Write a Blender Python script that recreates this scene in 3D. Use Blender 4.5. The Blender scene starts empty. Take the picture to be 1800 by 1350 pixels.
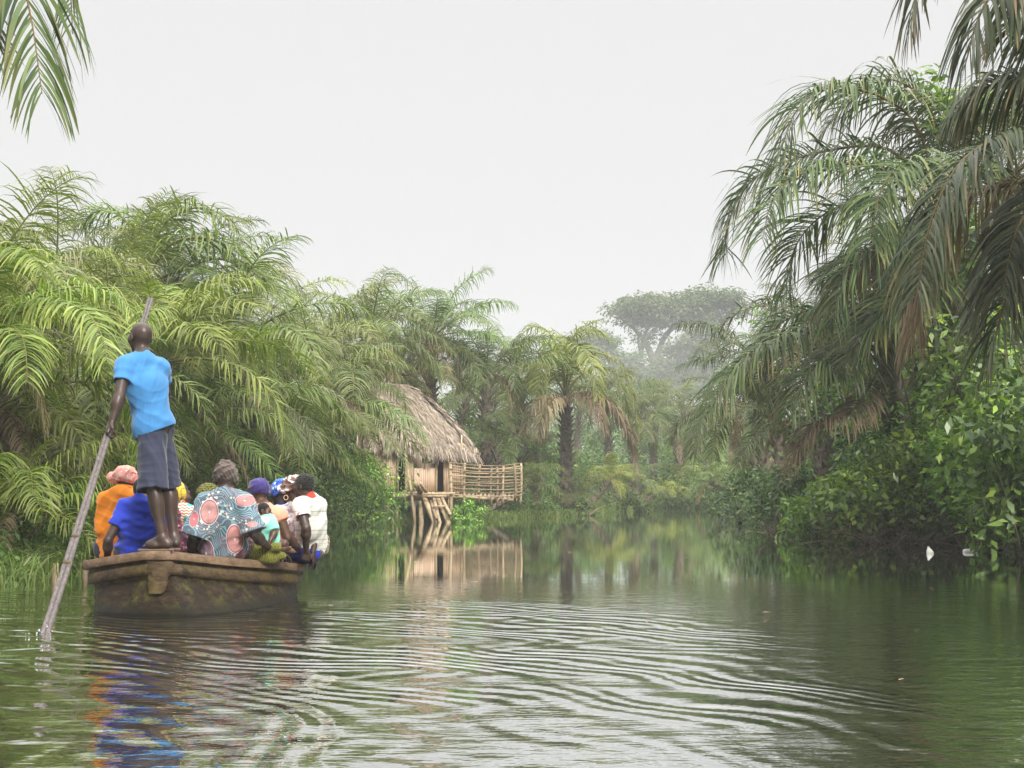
import bpy, math, random
import numpy as np
from mathutils import Vector, Matrix, Euler

# ------------------------------------------------------------------ camera, world, sun, exposure
F_PX, HZ = 2600.0, 863.0
CAMH = 0.95
PITCH = math.atan((HZ - 675.0) / F_PX)
sc = bpy.context.scene
cam_d = bpy.data.cameras.new('camera'); cam = bpy.data.objects.new('camera', cam_d)
sc.collection.objects.link(cam); sc.camera = cam
cam_d.lens = F_PX / 1800 * 36; cam_d.sensor_width = 36; cam_d.clip_start = 0.1; cam_d.clip_end = 3000
cam.location = (0, 0, CAMH); cam.rotation_euler = (math.pi / 2 + PITCH, 0, 0)

SUN_EL, SUN_AZ = math.radians(37), math.radians(157)      # azimuth clockwise from +Y (from the right, a little behind the camera)
world = bpy.data.worlds.new('World'); sc.world = world; world.use_nodes = True
wn = world.node_tree; wn.nodes.clear()
def N(t, kind, **kw):
    n = t.nodes.new(kind)
    for k, v in kw.items():
        if k.startswith('i_'): n.inputs[k[2:].replace('_', ' ')].default_value = v
        else: setattr(n, k, v)
    return n
sky = N(wn, 'ShaderNodeTexSky', sky_type='NISHITA', sun_disc=False, sun_elevation=SUN_EL, sun_rotation=SUN_AZ,
        air_density=1.0, dust_density=6.0, ozone_density=1.0)
bw = wn.nodes.new('ShaderNodeRGBToBW')
wn.links.new(sky.outputs[0], bw.inputs[0])
# overcast veil: brighter overhead than at the horizon
geo = wn.nodes.new('ShaderNodeTexCoord'); sep = wn.nodes.new('ShaderNodeSeparateXYZ')
wn.links.new(geo.outputs['Generated'], sep.inputs[0])
mr = N(wn, 'ShaderNodeMapRange'); wn.links.new(sep.outputs[2], mr.inputs['Value'])
mr.inputs['From Min'].default_value = 0.36; mr.inputs['From Max'].default_value = 1.0
mr.inputs['To Min'].default_value = 8.6; mr.inputs['To Max'].default_value = 44.0
veil = wn.nodes.new('ShaderNodeCombineColor')
wn.links.new(mr.outputs[0], veil.inputs[0]); wn.links.new(mr.outputs[0], veil.inputs[1]); wn.links.new(mr.outputs[0], veil.inputs[2])
mx = N(wn, 'ShaderNodeMix', data_type='RGBA'); mx.inputs[0].default_value = 0.93
wn.links.new(bw.outputs[0], mx.inputs[6]); wn.links.new(veil.outputs[0], mx.inputs[7])
bg = wn.nodes.new('ShaderNodeBackground'); bg.inputs[1].default_value = 0.1
wo = wn.nodes.new('ShaderNodeOutputWorld')
wn.links.new(mx.outputs[2], bg.inputs[0]); wn.links.new(bg.outputs[0], wo.inputs[0])

sun_d = bpy.data.lights.new('sun', 'SUN'); sun = bpy.data.objects.new('sun', sun_d); sc.collection.objects.link(sun)
sun_d.energy = 5.0; sun_d.angle = math.radians(9); sun_d.color = (1.0, 0.95, 0.86)
sd = Vector((math.sin(SUN_AZ) * math.cos(SUN_EL), math.cos(SUN_AZ) * math.cos(SUN_EL), math.sin(SUN_EL)))
sun.rotation_euler = sd.to_track_quat('Z', 'Y').to_euler(); sun.location = sd * 50
sc.view_settings.view_transform = 'Standard'; sc.view_settings.look = 'None'
sc.view_settings.exposure = 0.0; sc.view_settings.gamma = 1.0
sc.cycles.use_denoising = True
sc.cycles.max_bounces = 7; sc.cycles.diffuse_bounces = 3; sc.cycles.glossy_bounces = 3
sc.cycles.transmission_bounces = 4; sc.cycles.volume_bounces = 1; sc.cycles.transparent_max_bounces = 8
sc.cycles.caustics_reflective = False; sc.cycles.caustics_refractive = False
sc.cycles.sample_clamp_indirect = 6.0

# ------------------------------------------------------------------ helpers
cp, sp = math.cos(PITCH), math.sin(PITCH)
def at(px, py, Y):
    "point at depth Y seen at photograph pixel (px, py)"
    u, v = (px - 900) / F_PX, (675 - py) / F_PX
    y, z = cp - v * sp, sp + v * cp
    return np.array([u * Y / y, Y, CAMH + z * Y / y])

def link(o, parent=None):
    sc.collection.objects.link(o)
    if parent is not None: o.parent = parent
    return o
def tag(o, label=None, cat=None, group=None, kind=None):
    if label: o['label'] = label
    if cat: o['category'] = cat
    if group: o['group'] = group
    if kind: o['kind'] = kind
    return o
def empty(name, loc=(0, 0, 0), rz=0):
    o = bpy.data.objects.new(name, None); o.empty_display_size = 0.2
    o.location = [float(c) for c in loc]; o.rotation_euler = (0, 0, rz)
    return link(o)

class Acc:
    "collects quads (with a tint per vertex) into one mesh"
    def __init__(s): s.V, s.F, s.T, s.n = [], [], [], 0
    def add(s, V, F, T=None):
        V = np.asarray(V, float).reshape(-1, 3); F = np.asarray(F, int).reshape(-1, 4)
        if T is None: T = np.zeros((len(V), 3))
        T = np.broadcast_to(np.asarray(T, float), (len(V), 3))
        s.V.append(V); s.F.append(F + s.n); s.T.append(T); s.n += len(V)
        return s
    def arrays(s): return np.concatenate(s.V), np.concatenate(s.F), np.concatenate(s.T)
    def mesh(s, name, mat, smooth=False, origin=None):
        V, F, T = s.arrays()
        if origin is not None: V = V - np.asarray(origin, float)
        return mk_mesh(name, V, F, mat, smooth, T)
    def build(s, name, mat, parent=None, smooth=False, origin=None):
        return link(bpy.data.objects.new(name, s.mesh(name, mat, smooth, origin)), parent)

def mk_mesh(name, V, F, mat=None, smooth=False, T=None):
    m = bpy.data.meshes.new(name)
    m.vertices.add(len(V)); m.vertices.foreach_set('co', np.asarray(V, np.float32).ravel())
    F = np.asarray(F, np.int32)
    m.loops.add(F.size); m.loops.foreach_set('vertex_index', F.ravel())
    m.polygons.add(len(F)); m.polygons.foreach_set('loop_start', np.arange(0, F.size, 4, dtype=np.int32))
    if smooth: m.polygons.foreach_set('use_smooth', np.ones(len(F), bool))
    if T is not None:
        a = m.attributes.new('tint', 'FLOAT_COLOR', 'POINT')
        a.data.foreach_set('color', np.hstack([T, np.ones((len(T), 1))]).astype(np.float32).ravel())
    m.update(calc_edges=True)
    if mat: m.materials.append(mat)
    return m

def nrm(v, ax=-1):
    v = np.asarray(v, float); return v / np.maximum(np.linalg.norm(v, axis=ax, keepdims=True), 1e-9)

def tube(P, R, sides=6, tint=(0, 0, 0), caps=True, rough=0, rng=None):
    P = np.asarray(P, float); n = len(P); R = np.broadcast_to(np.asarray(R, float), (n,)).copy()
    T = nrm(np.gradient(P, axis=0))
    ref = np.array([0, 0, 1.0]) if abs(T[:, 2]).mean() < 0.9 else np.array([1.0, 0, 0])
    A = nrm(np.cross(T, ref)); B = nrm(np.cross(A, T))
    th = np.linspace(0, 2 * math.pi, sides, endpoint=False)
    rr = R[:, None] * np.ones(sides)
    if rough and rng is not None: rr = rr * (1 + rough * rng.standard_normal((n, sides)))
    V = P[:, None, :] + rr[:, :, None] * (np.cos(th)[None, :, None] * A[:, None, :] + np.sin(th)[None, :, None] * B[:, None, :])
    V = V.reshape(-1, 3)
    i = np.arange(n - 1)[:, None] * sides; j = np.arange(sides)[None, :]; j2 = (j + 1) % sides
    F = np.stack([i + j, i + j2, i + sides + j2, i + sides + j], -1).reshape(-1, 4)
    if caps:
        V = np.vstack([V, P[0], P[-1]]); c0, c1 = len(V) - 2, len(V) - 1
        jj = np.arange(0, sides, 2)
        F = np.vstack([F, np.stack([np.full(len(jj), c0), (jj + 2) % sides, (jj + 1) % sides, jj], -1),
                       np.stack([np.full(len(jj), c1), (n - 1) * sides + jj, (n - 1) * sides + (jj + 1) % sides, (n - 1) * sides + (jj + 2) % sides], -1)])
    return V, F, np.broadcast_to(np.asarray(tint, float), (len(V), 3))

BF = np.array([[0, 3, 2, 1], [4, 5, 6, 7], [0, 1, 5, 4], [1, 2, 6, 5], [2, 3, 7, 6], [3, 0, 4, 7]])
def box(c, s, R=None, tint=(0, 0, 0)):
    x, y, z = np.asarray(s, float) / 2
    V = np.array([[-x, -y, -z], [x, -y, -z], [x, y, -z], [-x, y, -z], [-x, -y, z], [x, -y, z], [x, y, z], [-x, y, z]])
    if R is not None: V = V @ np.asarray(R).T
    return V + np.asarray(c, float), BF, np.broadcast_to(np.asarray(tint, float), (8, 3))

def smooth_path(P, n):
    "Catmull-Rom through control points, n samples"
    P = np.asarray(P, float); Q = np.vstack([2 * P[0] - P[1], P, 2 * P[-1] - P[-2]])
    t = np.linspace(0, len(P) - 1, n); i = np.minimum(t.astype(int), len(P) - 2); u = (t - i)[:, None]
    p0, p1, p2, p3 = Q[i], Q[i + 1], Q[i + 2], Q[i + 3]
    return 0.5 * (2 * p1 + (p2 - p0) * u + (2 * p0 - 5 * p1 + 4 * p2 - p3) * u ** 2 + (3 * p1 - p0 - 3 * p2 + p3) * u ** 3)

# ------------------------------------------------------------------ materials
def new_mat(name):
    m = bpy.data.materials.new(name); m.use_nodes = True; t = m.node_tree; t.nodes.clear()
    out = t.nodes.new('ShaderNodeOutputMaterial')
    return m, t, out
def rgb(c): return (c[0], c[1], c[2], 1)

def mix_rgb(t, fac, a, b, blend='MIX'):
    n = N(t, 'ShaderNodeMix', data_type='RGBA', blend_type=blend)
    for sock, v in ((n.inputs[0], fac), (n.inputs[6], a), (n.inputs[7], b)):
        if hasattr(v, 'is_linked') or hasattr(v, 'links'): t.links.new(v, sock)
        elif isinstance(v, (int, float)): sock.default_value = v
        else: sock.default_value = rgb(v)
    return n.outputs[2]

def leaf_mat(name, ca, cb, tip, stem, transl=0.3, rough=0.5, spec=0.35):
    "ca..cb by leaf (tint R), tip colour by tint G, stem colour by tint B"
    m, t, out = new_mat(name)
    at_ = N(t, 'ShaderNodeAttribute', attribute_name='tint'); s = t.nodes.new('ShaderNodeSeparateColor')
    t.links.new(at_.outputs['Color'], s.inputs[0])
    oi = t.nodes.new('ShaderNodeObjectInfo')
    c = mix_rgb(t, s.outputs[0], ca, cb)
    c = mix_rgb(t, s.outputs[1], c, tip)
    hs = N(t, 'ShaderNodeHueSaturation')
    mp = N(t, 'ShaderNodeMapRange'); mp.inputs['To Min'].default_value = 0.485; mp.inputs['To Max'].default_value = 0.515
    t.links.new(oi.outputs['Random'], mp.inputs['Value']); t.links.new(mp.outputs[0], hs.inputs['Hue'])
    mp2 = N(t, 'ShaderNodeMapRange'); mp2.inputs['To Min'].default_value = 0.75; mp2.inputs['To Max'].default_value = 1.25
    t.links.new(oi.outputs['Random'], mp2.inputs['Value']); t.links.new(mp2.outputs[0], hs.inputs['Value'])
    t.links.new(c, hs.inputs['Color'])
    c = mix_rgb(t, s.outputs[2], hs.outputs[0], stem)
    c = mix_rgb(t, 1.0, c, oi.outputs['Color'], 'MULTIPLY')
    p = N(t, 'ShaderNodeBsdfPrincipled'); p.inputs['Roughness'].default_value = rough
    p.inputs['Specular IOR Level'].default_value = spec
    t.links.new(c, p.inputs['Base Color'])
    tr = t.nodes.new('ShaderNodeBsdfTranslucent')
    c2 = mix_rgb(t, 1.0, c, (1.0, 1.25, 0.45), 'MULTIPLY'); t.links.new(c2, tr.inputs['Color'])
    ms = t.nodes.new('ShaderNodeMixShader'); ms.inputs[0].default_value = transl
    t.links.new(p.outputs[0], ms.inputs[1]); t.links.new(tr.outputs[0], ms.inputs[2])
    t.links.new(ms.outputs[0], out.inputs[0])
    return m

def rough_mat(name, cols, scale=8.0, stretch=(1, 1, 1), rough=0.85, bump=0.3, dist=0.01, tintcol=None, obj_coords=True, detail=6):
    "mottled natural surface: cols = list of (pos, colour)"
    m, t, out = new_mat(name)
    tc = t.nodes.new('ShaderNodeTexCoord'); mpg = t.nodes.new('ShaderNodeMapping'); mpg.inputs['Scale'].default_value = stretch
    t.links.new(tc.outputs['Object' if obj_coords else 'Generated'], mpg.inputs[0])
    nz = N(t, 'ShaderNodeTexNoise'); nz.inputs['Scale'].default_value = scale; nz.inputs['Detail'].default_value = detail
    nz.inputs['Roughness'].default_value = 0.65
    t.links.new(mpg.outputs[0], nz.inputs['Vector'])
    cr = t.nodes.new('ShaderNodeValToRGB'); el = cr.color_ramp.elements
    while len(el) < len(cols): el.new(0.5)
    for e, (p_, c_) in zip(el, cols): e.position = p_; e.color = rgb(c_)
    t.links.new(nz.outputs[0], cr.inputs[0])
    c = cr.outputs[0]
    if tintcol is not None:
        a = N(t, 'ShaderNodeAttribute', attribute_name='tint'); s = t.nodes.new('ShaderNodeSeparateColor')
        t.links.new(a.outputs['Color'], s.inputs[0])
        c = mix_rgb(t, s.outputs[0], c, tintcol)
        h = N(t, 'ShaderNodeHueSaturation'); mm = N(t, 'ShaderNodeMapRange')
        mm.inputs['To Min'].default_value = 0.6; mm.inputs['To Max'].default_value = 1.35
        t.links.new(s.outputs[1], mm.inputs['Value']); t.links.new(mm.outputs[0], h.inputs['Value'])
        t.links.new(c, h.inputs['Color']); c = h.outputs[0]
    p = N(t, 'ShaderNodeBsdfPrincipled'); p.inputs['Roughness'].default_value = rough
    p.inputs['Specular IOR Level'].default_value = 0.3
    t.links.new(c, p.inputs['Base Color'])
    b = N(t, 'ShaderNodeBump'); b.inputs['Strength'].default_value = bump; b.inputs['Distance'].default_value = dist
    t.links.new(nz.outputs[0], b.inputs['Height']); t.links.new(b.outputs[0], p.inputs['Normal'])
    t.links.new(p.outputs[0], out.inputs[0])
    return m

M = {}
M['lime']  = leaf_mat('palm leaf, yellow green', (0.100, 0.140, 0.022), (0.33, 0.36, 0.080), (0.36, 0.33, 0.09), (0.24, 0.22, 0.055), 0.32, 0.42, 0.38)
M['green'] = leaf_mat('palm leaf, green', (0.055, 0.100, 0.018), (0.24, 0.29, 0.080), (0.32, 0.30, 0.10), (0.20, 0.18, 0.05), 0.30, 0.42, 0.38)
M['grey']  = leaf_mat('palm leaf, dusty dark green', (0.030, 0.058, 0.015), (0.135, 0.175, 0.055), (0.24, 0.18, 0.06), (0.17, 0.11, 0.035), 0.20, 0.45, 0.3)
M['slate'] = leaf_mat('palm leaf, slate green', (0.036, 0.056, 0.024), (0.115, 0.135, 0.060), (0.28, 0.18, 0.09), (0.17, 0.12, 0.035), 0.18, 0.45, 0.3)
M['pale']  = leaf_mat('palm leaf, pale dusty green', (0.090, 0.130, 0.034), (0.33, 0.36, 0.140), (0.38, 0.35, 0.15), (0.22, 0.20, 0.08), 0.28, 0.38, 0.5)
M['dead']  = leaf_mat('dry palm leaf', (0.16, 0.12, 0.07), (0.32, 0.25, 0.16), (0.38, 0.31, 0.2), (0.16, 0.10, 0.05), 0.15, 0.8, 0.1)
M['bush']  = leaf_mat('shrub leaf', (0.060, 0.130, 0.022), (0.23, 0.38, 0.065), (0.42, 0.58, 0.08), (0.10, 0.075, 0.04), 0.3, 0.38, 0.5)
M['bushd'] = leaf_mat('dark shrub leaf', (0.036, 0.075, 0.020), (0.115, 0.19, 0.045), (0.28, 0.44, 0.06), (0.07, 0.05, 0.03), 0.22, 0.38, 0.5)
M['weed']  = leaf_mat('bank plants', (0.045, 0.095, 0.025), (0.14, 0.20, 0.05), (0.22, 0.24, 0.07), (0.12, 0.10, 0.05), 0.32, 0.5, 0.35)
M['grass'] = leaf_mat('grass blade', (0.075, 0.13, 0.028), (0.19, 0.24, 0.06), (0.33, 0.29, 0.13), (0.2, 0.18, 0.08), 0.35, 0.5, 0.3)
M['far']   = leaf_mat('far tree leaf', (0.075, 0.11, 0.045), (0.15, 0.19, 0.08), (0.15, 0.17, 0.06), (0.12, 0.10, 0.07), 0.25, 0.6, 0.2)
M['bark']  = rough_mat('palm bark', [(0.3, (0.07, 0.055, 0.04)), (0.55, (0.17, 0.14, 0.105)), (0.75, (0.28, 0.24, 0.18))], 6, (1, 1, 2), 0.95, 0.8, 0.04)
M['limb']  = rough_mat('tree bark', [(0.3, (0.07, 0.06, 0.05)), (0.7, (0.20, 0.18, 0.15))], 3, (1, 1, .4), 0.95, 0.5, 0.03)
M['twig']  = rough_mat('twig bark', [(0.3, (0.05, 0.04, 0.025)), (0.7, (0.15, 0.12, 0.075))], 10, (1, 1, 1), 0.95, 0.3, 0.01)
M['thatch'] = rough_mat('dry thatch', [(0.3, (0.26, 0.205, 0.15)), (0.5, (0.38, 0.31, 0.245)), (0.72, (0.50, 0.43, 0.35))], 5, (1, 1, 1), 0.95, 0.2, 0.02, tintcol=(0.24, 0.19, 0.15))
M['wallp'] = rough_mat('raffia wall panels', [(0.3, (0.48, 0.34, 0.24)), (0.5, (0.62, 0.46, 0.34)), (0.7, (0.70, 0.55, 0.42))], 3.2, (9, 9, .35), 0.85, 0.7, 0.02)
M['stick'] = rough_mat('peeled stick wood', [(0.3, (0.24, 0.17, 0.10)), (0.7, (0.46, 0.36, 0.24))], 5, (2, 2, 2), 0.85, 0.3, 0.01, tintcol=(0.20, 0.15, 0.10))
M['dark']  = rough_mat('painted shade and joint black', [(0.3, (0.012, 0.010, 0.008)), (0.7, (0.03, 0.025, 0.02))], 5)  # near-black: shade painted into the hut doorways, and the boat's plank joints
M['soil']  = rough_mat('river bank soil', [(0.3, (0.030, 0.024, 0.015)), (0.5, (0.06, 0.052, 0.028)), (0.7, (0.065, 0.085, 0.03))], 0.9, (1, 1, 1), 0.95, 0.5, 0.05)

# water
def water_mat():
    m, t, out = new_mat('river water')
    g = t.nodes.new('ShaderNodeNewGeometry'); L = t.links.new
    def math_(op, a, b=None, c=None):
        n = N(t, 'ShaderNodeMath', operation=op)
        for i, v in enumerate((a, b, c)):
            if v is None: continue
            if isinstance(v, (int, float)): n.inputs[i].default_value = v
            else: L(v, n.inputs[i])
        return n.outputs[0]
    def smooth(v, a, b):
        n = N(t, 'ShaderNodeMapRange', interpolation_type='SMOOTHSTEP'); L(v, n.inputs['Value'])
        n.inputs['From Min'].default_value = a; n.inputs['From Max'].default_value = b; return n.outputs[0]
    def noise(scale, detail=2, sx=1.0, sy=1.0, rough=0.5, off=0.0):
        mp = t.nodes.new('ShaderNodeMapping'); mp.inputs['Scale'].default_value = (sx, sy, 1); mp.inputs['Location'].default_value = (off, off * .7, 0)
        L(g.outputs['Position'], mp.inputs[0]); n = N(t, 'ShaderNodeTexNoise')
        n.inputs['Scale'].default_value = scale; n.inputs['Detail'].default_value = detail; n.inputs['Roughness'].default_value = rough
        L(mp.outputs[0], n.inputs['Vector']); return n.outputs[0]
    sx = t.nodes.new('ShaderNodeSeparateXYZ'); L(g.outputs['Position'], sx.inputs[0]); Y = sx.outputs[1]; X = sx.outputs[0]
    def ring(cx, cy, lam, warp, wsc, off, ax=0.62):
        mpp = t.nodes.new('ShaderNodeMapping'); mpp.vector_type = 'POINT'; mpp.inputs['Scale'].default_value = (ax, 1, 1); mpp.inputs['Location'].default_value = (-cx * ax, -cy, 0)
        L(g.outputs['Position'], mpp.inputs[0]); vl = N(t, 'ShaderNodeVectorMath', operation='LENGTH'); L(mpp.outputs[0], vl.inputs[0])
        vm = N(t, 'ShaderNodeVectorMath', operation='DISTANCE'); L(g.outputs['Position'], vm.inputs[0]); vm.inputs[1].default_value = (cx, cy, 0)
        r = vl.outputs['Value']; w = math_('MULTIPLY', noise(wsc, 1, off=off), warp)
        ph = math_('MULTIPLY', math_('ADD', r, w), 2 * math.pi / lam)
        return math_('SINE', ph), vm.outputs['Value']
    _, r1 = ring(-3.9, 7.9, 0.46, 1.3, 0.55, 3.1)
    w1, _ = ring(-8.0, 0.5, 0.43, 1.5, 0.5, 3.1, 1.0)
    w2, _ = ring(-7.0, 2.5, 0.20, 1.3, 0.8, 9.7, 1.0)
    w3, _ = ring(7.0, -6.0, 0.37, 1.6, 0.6, 17.0, 1.0)
    env = math_('SUBTRACT', 1.0, smooth(r1, 5.7, 6.6))
    patch = smooth(noise(0.45, 2, 1, 1, off=5.0), 0.33, 0.62)
    env = math_('MULTIPLY', env, math_('SUBTRACT', 1.0, smooth(X, 0.9, 2.3)))
    env = math_('MULTIPLY', env, math_('ADD', 0.62, math_('MULTIPLY', smooth(Y, 5.0, 10.0), 0.42)))
    env2 = math_('MULTIPLY', env, math_('ADD', math_('MULTIPLY', patch, 0.9), 0.35))
    rings = math_('MULTIPLY', math_('ADD', math_('ADD', math_('MULTIPLY', w1, 0.0042), math_('MULTIPLY', w2, 0.0040)), math_('MULTIPLY', w3, 0.0019)), env2)
    near = math_('SUBTRACT', 1.0, smooth(Y, 10.5, 17.0))
    fine = math_('SUBTRACT', noise(9.0, 3, 0.55, 1.0, 0.55), 0.5)
    mid = math_('SUBTRACT', noise(2.6, 2, 0.45, 1.0, 0.5, off=2.2), 0.5)
    amp = math_('ADD', math_('MULTIPLY', near, 1.0), 0.045)
    fm = math_('MULTIPLY', math_('ADD', math_('MULTIPLY', fine, 0.0075), math_('MULTIPLY', mid, 0.009)), amp)
    # small splash rings where the pole enters
    vm = N(t, 'ShaderNodeVectorMath', operation='DISTANCE'); L(g.outputs['Position'], vm.inputs[0]); vm.inputs[1].default_value = (-3.15, 10.0, 0)
    rp = vm.outputs['Value']
    pr = math_('MULTIPLY', math_('SINE', math_('MULTIPLY', rp, 42.0)), math_('MULTIPLY', math_('SUBTRACT', 1.0, smooth(rp, 0.1, 0.9)), 0.0022))
    h = math_('ADD', math_('ADD', rings, fm), pr)
    b = N(t, 'ShaderNodeBump'); b.inputs['Strength'].default_value = 1.0; b.inputs['Distance'].default_value = 1.0; L(h, b.inputs['Height'])
    p = N(t, 'ShaderNodeBsdfPrincipled')
    p.inputs['Base Color'].default_value = (0.024, 0.024, 0.010, 1); p.inputs['Roughness'].default_value = 0.025
    p.inputs['IOR'].default_value = 1.42; p.inputs['Specular IOR Level'].default_value = 0.9
    L(b.outputs[0], p.inputs['Normal'])
    gl = N(t, 'ShaderNodeBsdfAnisotropic'); gl.inputs['Roughness'].default_value = 0.02; gl.inputs['Color'].default_value = (0.97, 0.98, 0.97, 1); L(b.outputs[0], gl.inputs['Normal'])
    lw = N(t, 'ShaderNodeLayerWeight'); lw.inputs['Blend'].default_value = 0.5; L(b.outputs[0], lw.inputs['Normal'])
    fr = math_('MULTIPLY', math_('POWER', lw.outputs['Facing'], 1.7), 0.99)
    ms = t.nodes.new('ShaderNodeMixShader'); L(fr, ms.inputs[0]); L(p.outputs[0], ms.inputs[1]); L(gl.outputs[0], ms.inputs[2]); L(ms.outputs[0], out.inputs[0])
    return m
M['water'] = water_mat()

# ------------------------------------------------------------------ river and ground
LB = np.array([(-30, -7), (0, -6.4), (13, -5.4), (15, -5.3), (18, -5.9), (28, -6.2), (38, -5.6), (41, -4.9), (45, -3.9), (50, -1.6), (56, 1.4), (61, 3.2), (68, 4.6), (77, 6.4), (84, 8.0), (110, 12)], float)
RB = np.array([(-30, 7.4), (0, 7.0), (15, 7.3), (21, 7.6), (27.5, 7.9), (29.5, 6.7), (34, 5.8), (40, 6.6), (47, 8.0), (60, 10.6), (75, 13.2), (84, 14.8), (110, 18)], float)
Y_END = 83.0
def xl(y): return np.interp(y, LB[:, 0], LB[:, 1])
def xr(y): return np.interp(y, RB[:, 0], RB[:, 1])
def ndet(x, y, s=0): return np.sin(x * 1.7 + y * .6 + s) * .5 + np.sin(y * 2.3 - x * .9 + s * 2) * .3 + np.sin(x * 5.1 + y * 4.3) * .2
def ground_z(x, y):
    x = np.asarray(x, float); y = np.asarray(y, float)
    d = np.maximum(np.maximum(xl(y) - x, x - xr(y)), y - Y_END) + 0.25 * ndet(x, y)
    t = np.clip((d + 0.5) / 1.1, 0, 1); t = t * t * (3 - 2 * t)
    return -0.55 + 0.80 * t + np.clip(d - .5, 0, 30) * 0.035 + 0.05 * ndet(y, x, 2) * t
xs = np.unique(np.concatenate([np.linspace(-220, -25, 25), np.arange(-25, 30, 0.4), np.linspace(30, 220, 25)]))
ys = np.unique(np.concatenate([np.linspace(-25, 8, 18), np.arange(8, 96, 0.4), np.linspace(96, 400, 30)]))
GX, GY = np.meshgrid(xs, ys, indexing='ij'); GZ = ground_z(GX, GY)
nx, ny = GX.shape
ii = (np.arange(nx - 1)[:, None] * ny + np.arange(ny - 1)[None, :])
GF = np.stack([ii, ii + ny, ii + ny + 1, ii + 1], -1).reshape(-1, 4)
g = link(bpy.data.objects.new('ground', mk_mesh('ground', np.stack([GX, GY, GZ], -1).reshape(-1, 3), GF, M['soil'], True)))
tag(g, kind='structure')
wv = np.array([[-219.5, -24.5, 0], [219.5, -24.5, 0], [219.5, 399, 0], [-219.5, 399, 0]])
w = link(bpy.data.objects.new('water', mk_mesh('water', wv, np.array([[0, 1, 2, 3]]), M['water']))); tag(w, kind='structure')

# ------------------------------------------------------------------ palm fronds
def frond_on(path, rng, nl=60, Ll=0.8, wl=0.034, seg=4, s0=0.16, droop=(0.7, 1.9), plume=0.5, dead=False, rr=0.028, fwd=(0.35, 0.9), tipdry=0.25, flat=0.0, gaps=0.06):
    path = np.asarray(path, float); n = len(path)
    d = np.linalg.norm(np.diff(path, axis=0), axis=1); cs = np.concatenate([[0], np.cumsum(d)]); cs /= cs[-1]
    acc = Acc()
    R = rr * (1 - 0.85 * np.linspace(0, 1, n)); R[0] *= 1.7
    acc.add(*tube(path, R, 4, (0.5, 0, 1), caps=False))
    s = np.linspace(s0, 0.995, nl) + rng.uniform(-.3, .3, nl) / nl
    s = np.clip(np.concatenate([s, s + 0.4 / nl]), s0, 0.999)
    side = np.concatenate([np.ones(nl), -np.ones(nl)])
    keep = rng.random(2 * nl) > gaps; s, side = s[keep], side[keep]; m = len(s)
    P0 = np.stack([np.interp(s, cs, path[:, k]) for k in range(3)], -1)
    e = 1e-3
    T = nrm(np.stack([np.interp(np.clip(s + e, 0, 1), cs, path[:, k]) - np.interp(np.clip(s - 0.03, 0, 1), cs, path[:, k]) for k in range(3)], -1))
    S = np.cross(T, [0, 0, 1.0]); S += np.array([1e-3, 1e-3, 0]); S = nrm(S); Nn = nrm(np.cross(S, T))
    u = (s - s0) / (1 - s0)
    prof = np.clip(np.sin(math.pi * (0.18 + 0.70 * u)), 0.12, 1) ** 0.75 * rng.uniform(0.85, 1.1, m)
    Ln = Ll * prof
    fw = fwd[0] + (fwd[1] - fwd[0]) * u ** 1.3 + rng.normal(0, .08, m)
    lift = rng.uniform(-0.25, 1.0, m) * plume + flat
    d0 = nrm(S * side[:, None] + T * fw[:, None] + Nn * lift[:, None])
    g = rng.uniform(droop[0], droop[1], m)
    p = P0.copy(); rows = []; cd = d0
    wv = T - (T * d0).sum(-1, keepdims=True) * d0 + rng.normal(0, .25, (m, 3))
    wid = wl * rng.uniform(0.75, 1.15, m) * np.clip(prof, .5, 1)
    wprof = np.interp(np.linspace(0, 1, seg + 1), [0, .15, .5, .8, 1], [.45, .95, 1, .65, .07])
    wob = rng.normal(0, .17, (m, 3))
    for k in range(seg + 1):
        t = k / seg
        cd = nrm(d0 + np.array([0, 0, -1.0]) * (g * t ** 1.25)[:, None] + wob * t)
        wd = nrm(wv - (wv * cd).sum(-1, keepdims=True) * cd)
        hw = (wid * wprof[k] / 2)[:, None]
        rows.append(np.stack([p - wd * hw, p + wd * hw], 1))
        p = p + cd * (Ln / seg)[:, None]
    V = np.stack(rows, 1)                              # m, seg+1, 2, 3
    b = (np.arange(m) * (seg + 1) * 2)[:, None] + (np.arange(seg) * 2)[None, :]
    F = np.stack([b, b + 1, b + 3, b + 2], -1).reshape(-1, 4)
    tr = np.clip(rng.normal(.45, .28, m), 0, 1)[:, None] * np.ones(seg + 1)
    dry = (rng.random(m) < tipdry)[:, None] * np.clip(np.linspace(-.6, 1, seg + 1), 0, 1)[None, :] * rng.uniform(.3, 1, m)[:, None]
    Tn = np.stack([tr, dry, np.zeros_like(tr)], -1)[:, :, None, :] * np.ones((1, 1, 2, 1))
    acc.add(V.reshape(-1, 3), F, Tn.reshape(-1, 3))
    return acc.arrays()

def frond_path(L, e0, bend, n=14, sway=0.0, power=1.25):
    s = np.linspace(0, 1, n); el = e0 - bend * s ** power
    az = sway * s
    d = np.stack([np.cos(el) * np.cos(az), np.cos(el) * np.sin(az), np.sin(el)], -1)
    return np.concatenate([[[0, 0, 0]], np.cumsum(d[:-1] * (L / (n - 1)), axis=0)])

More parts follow.
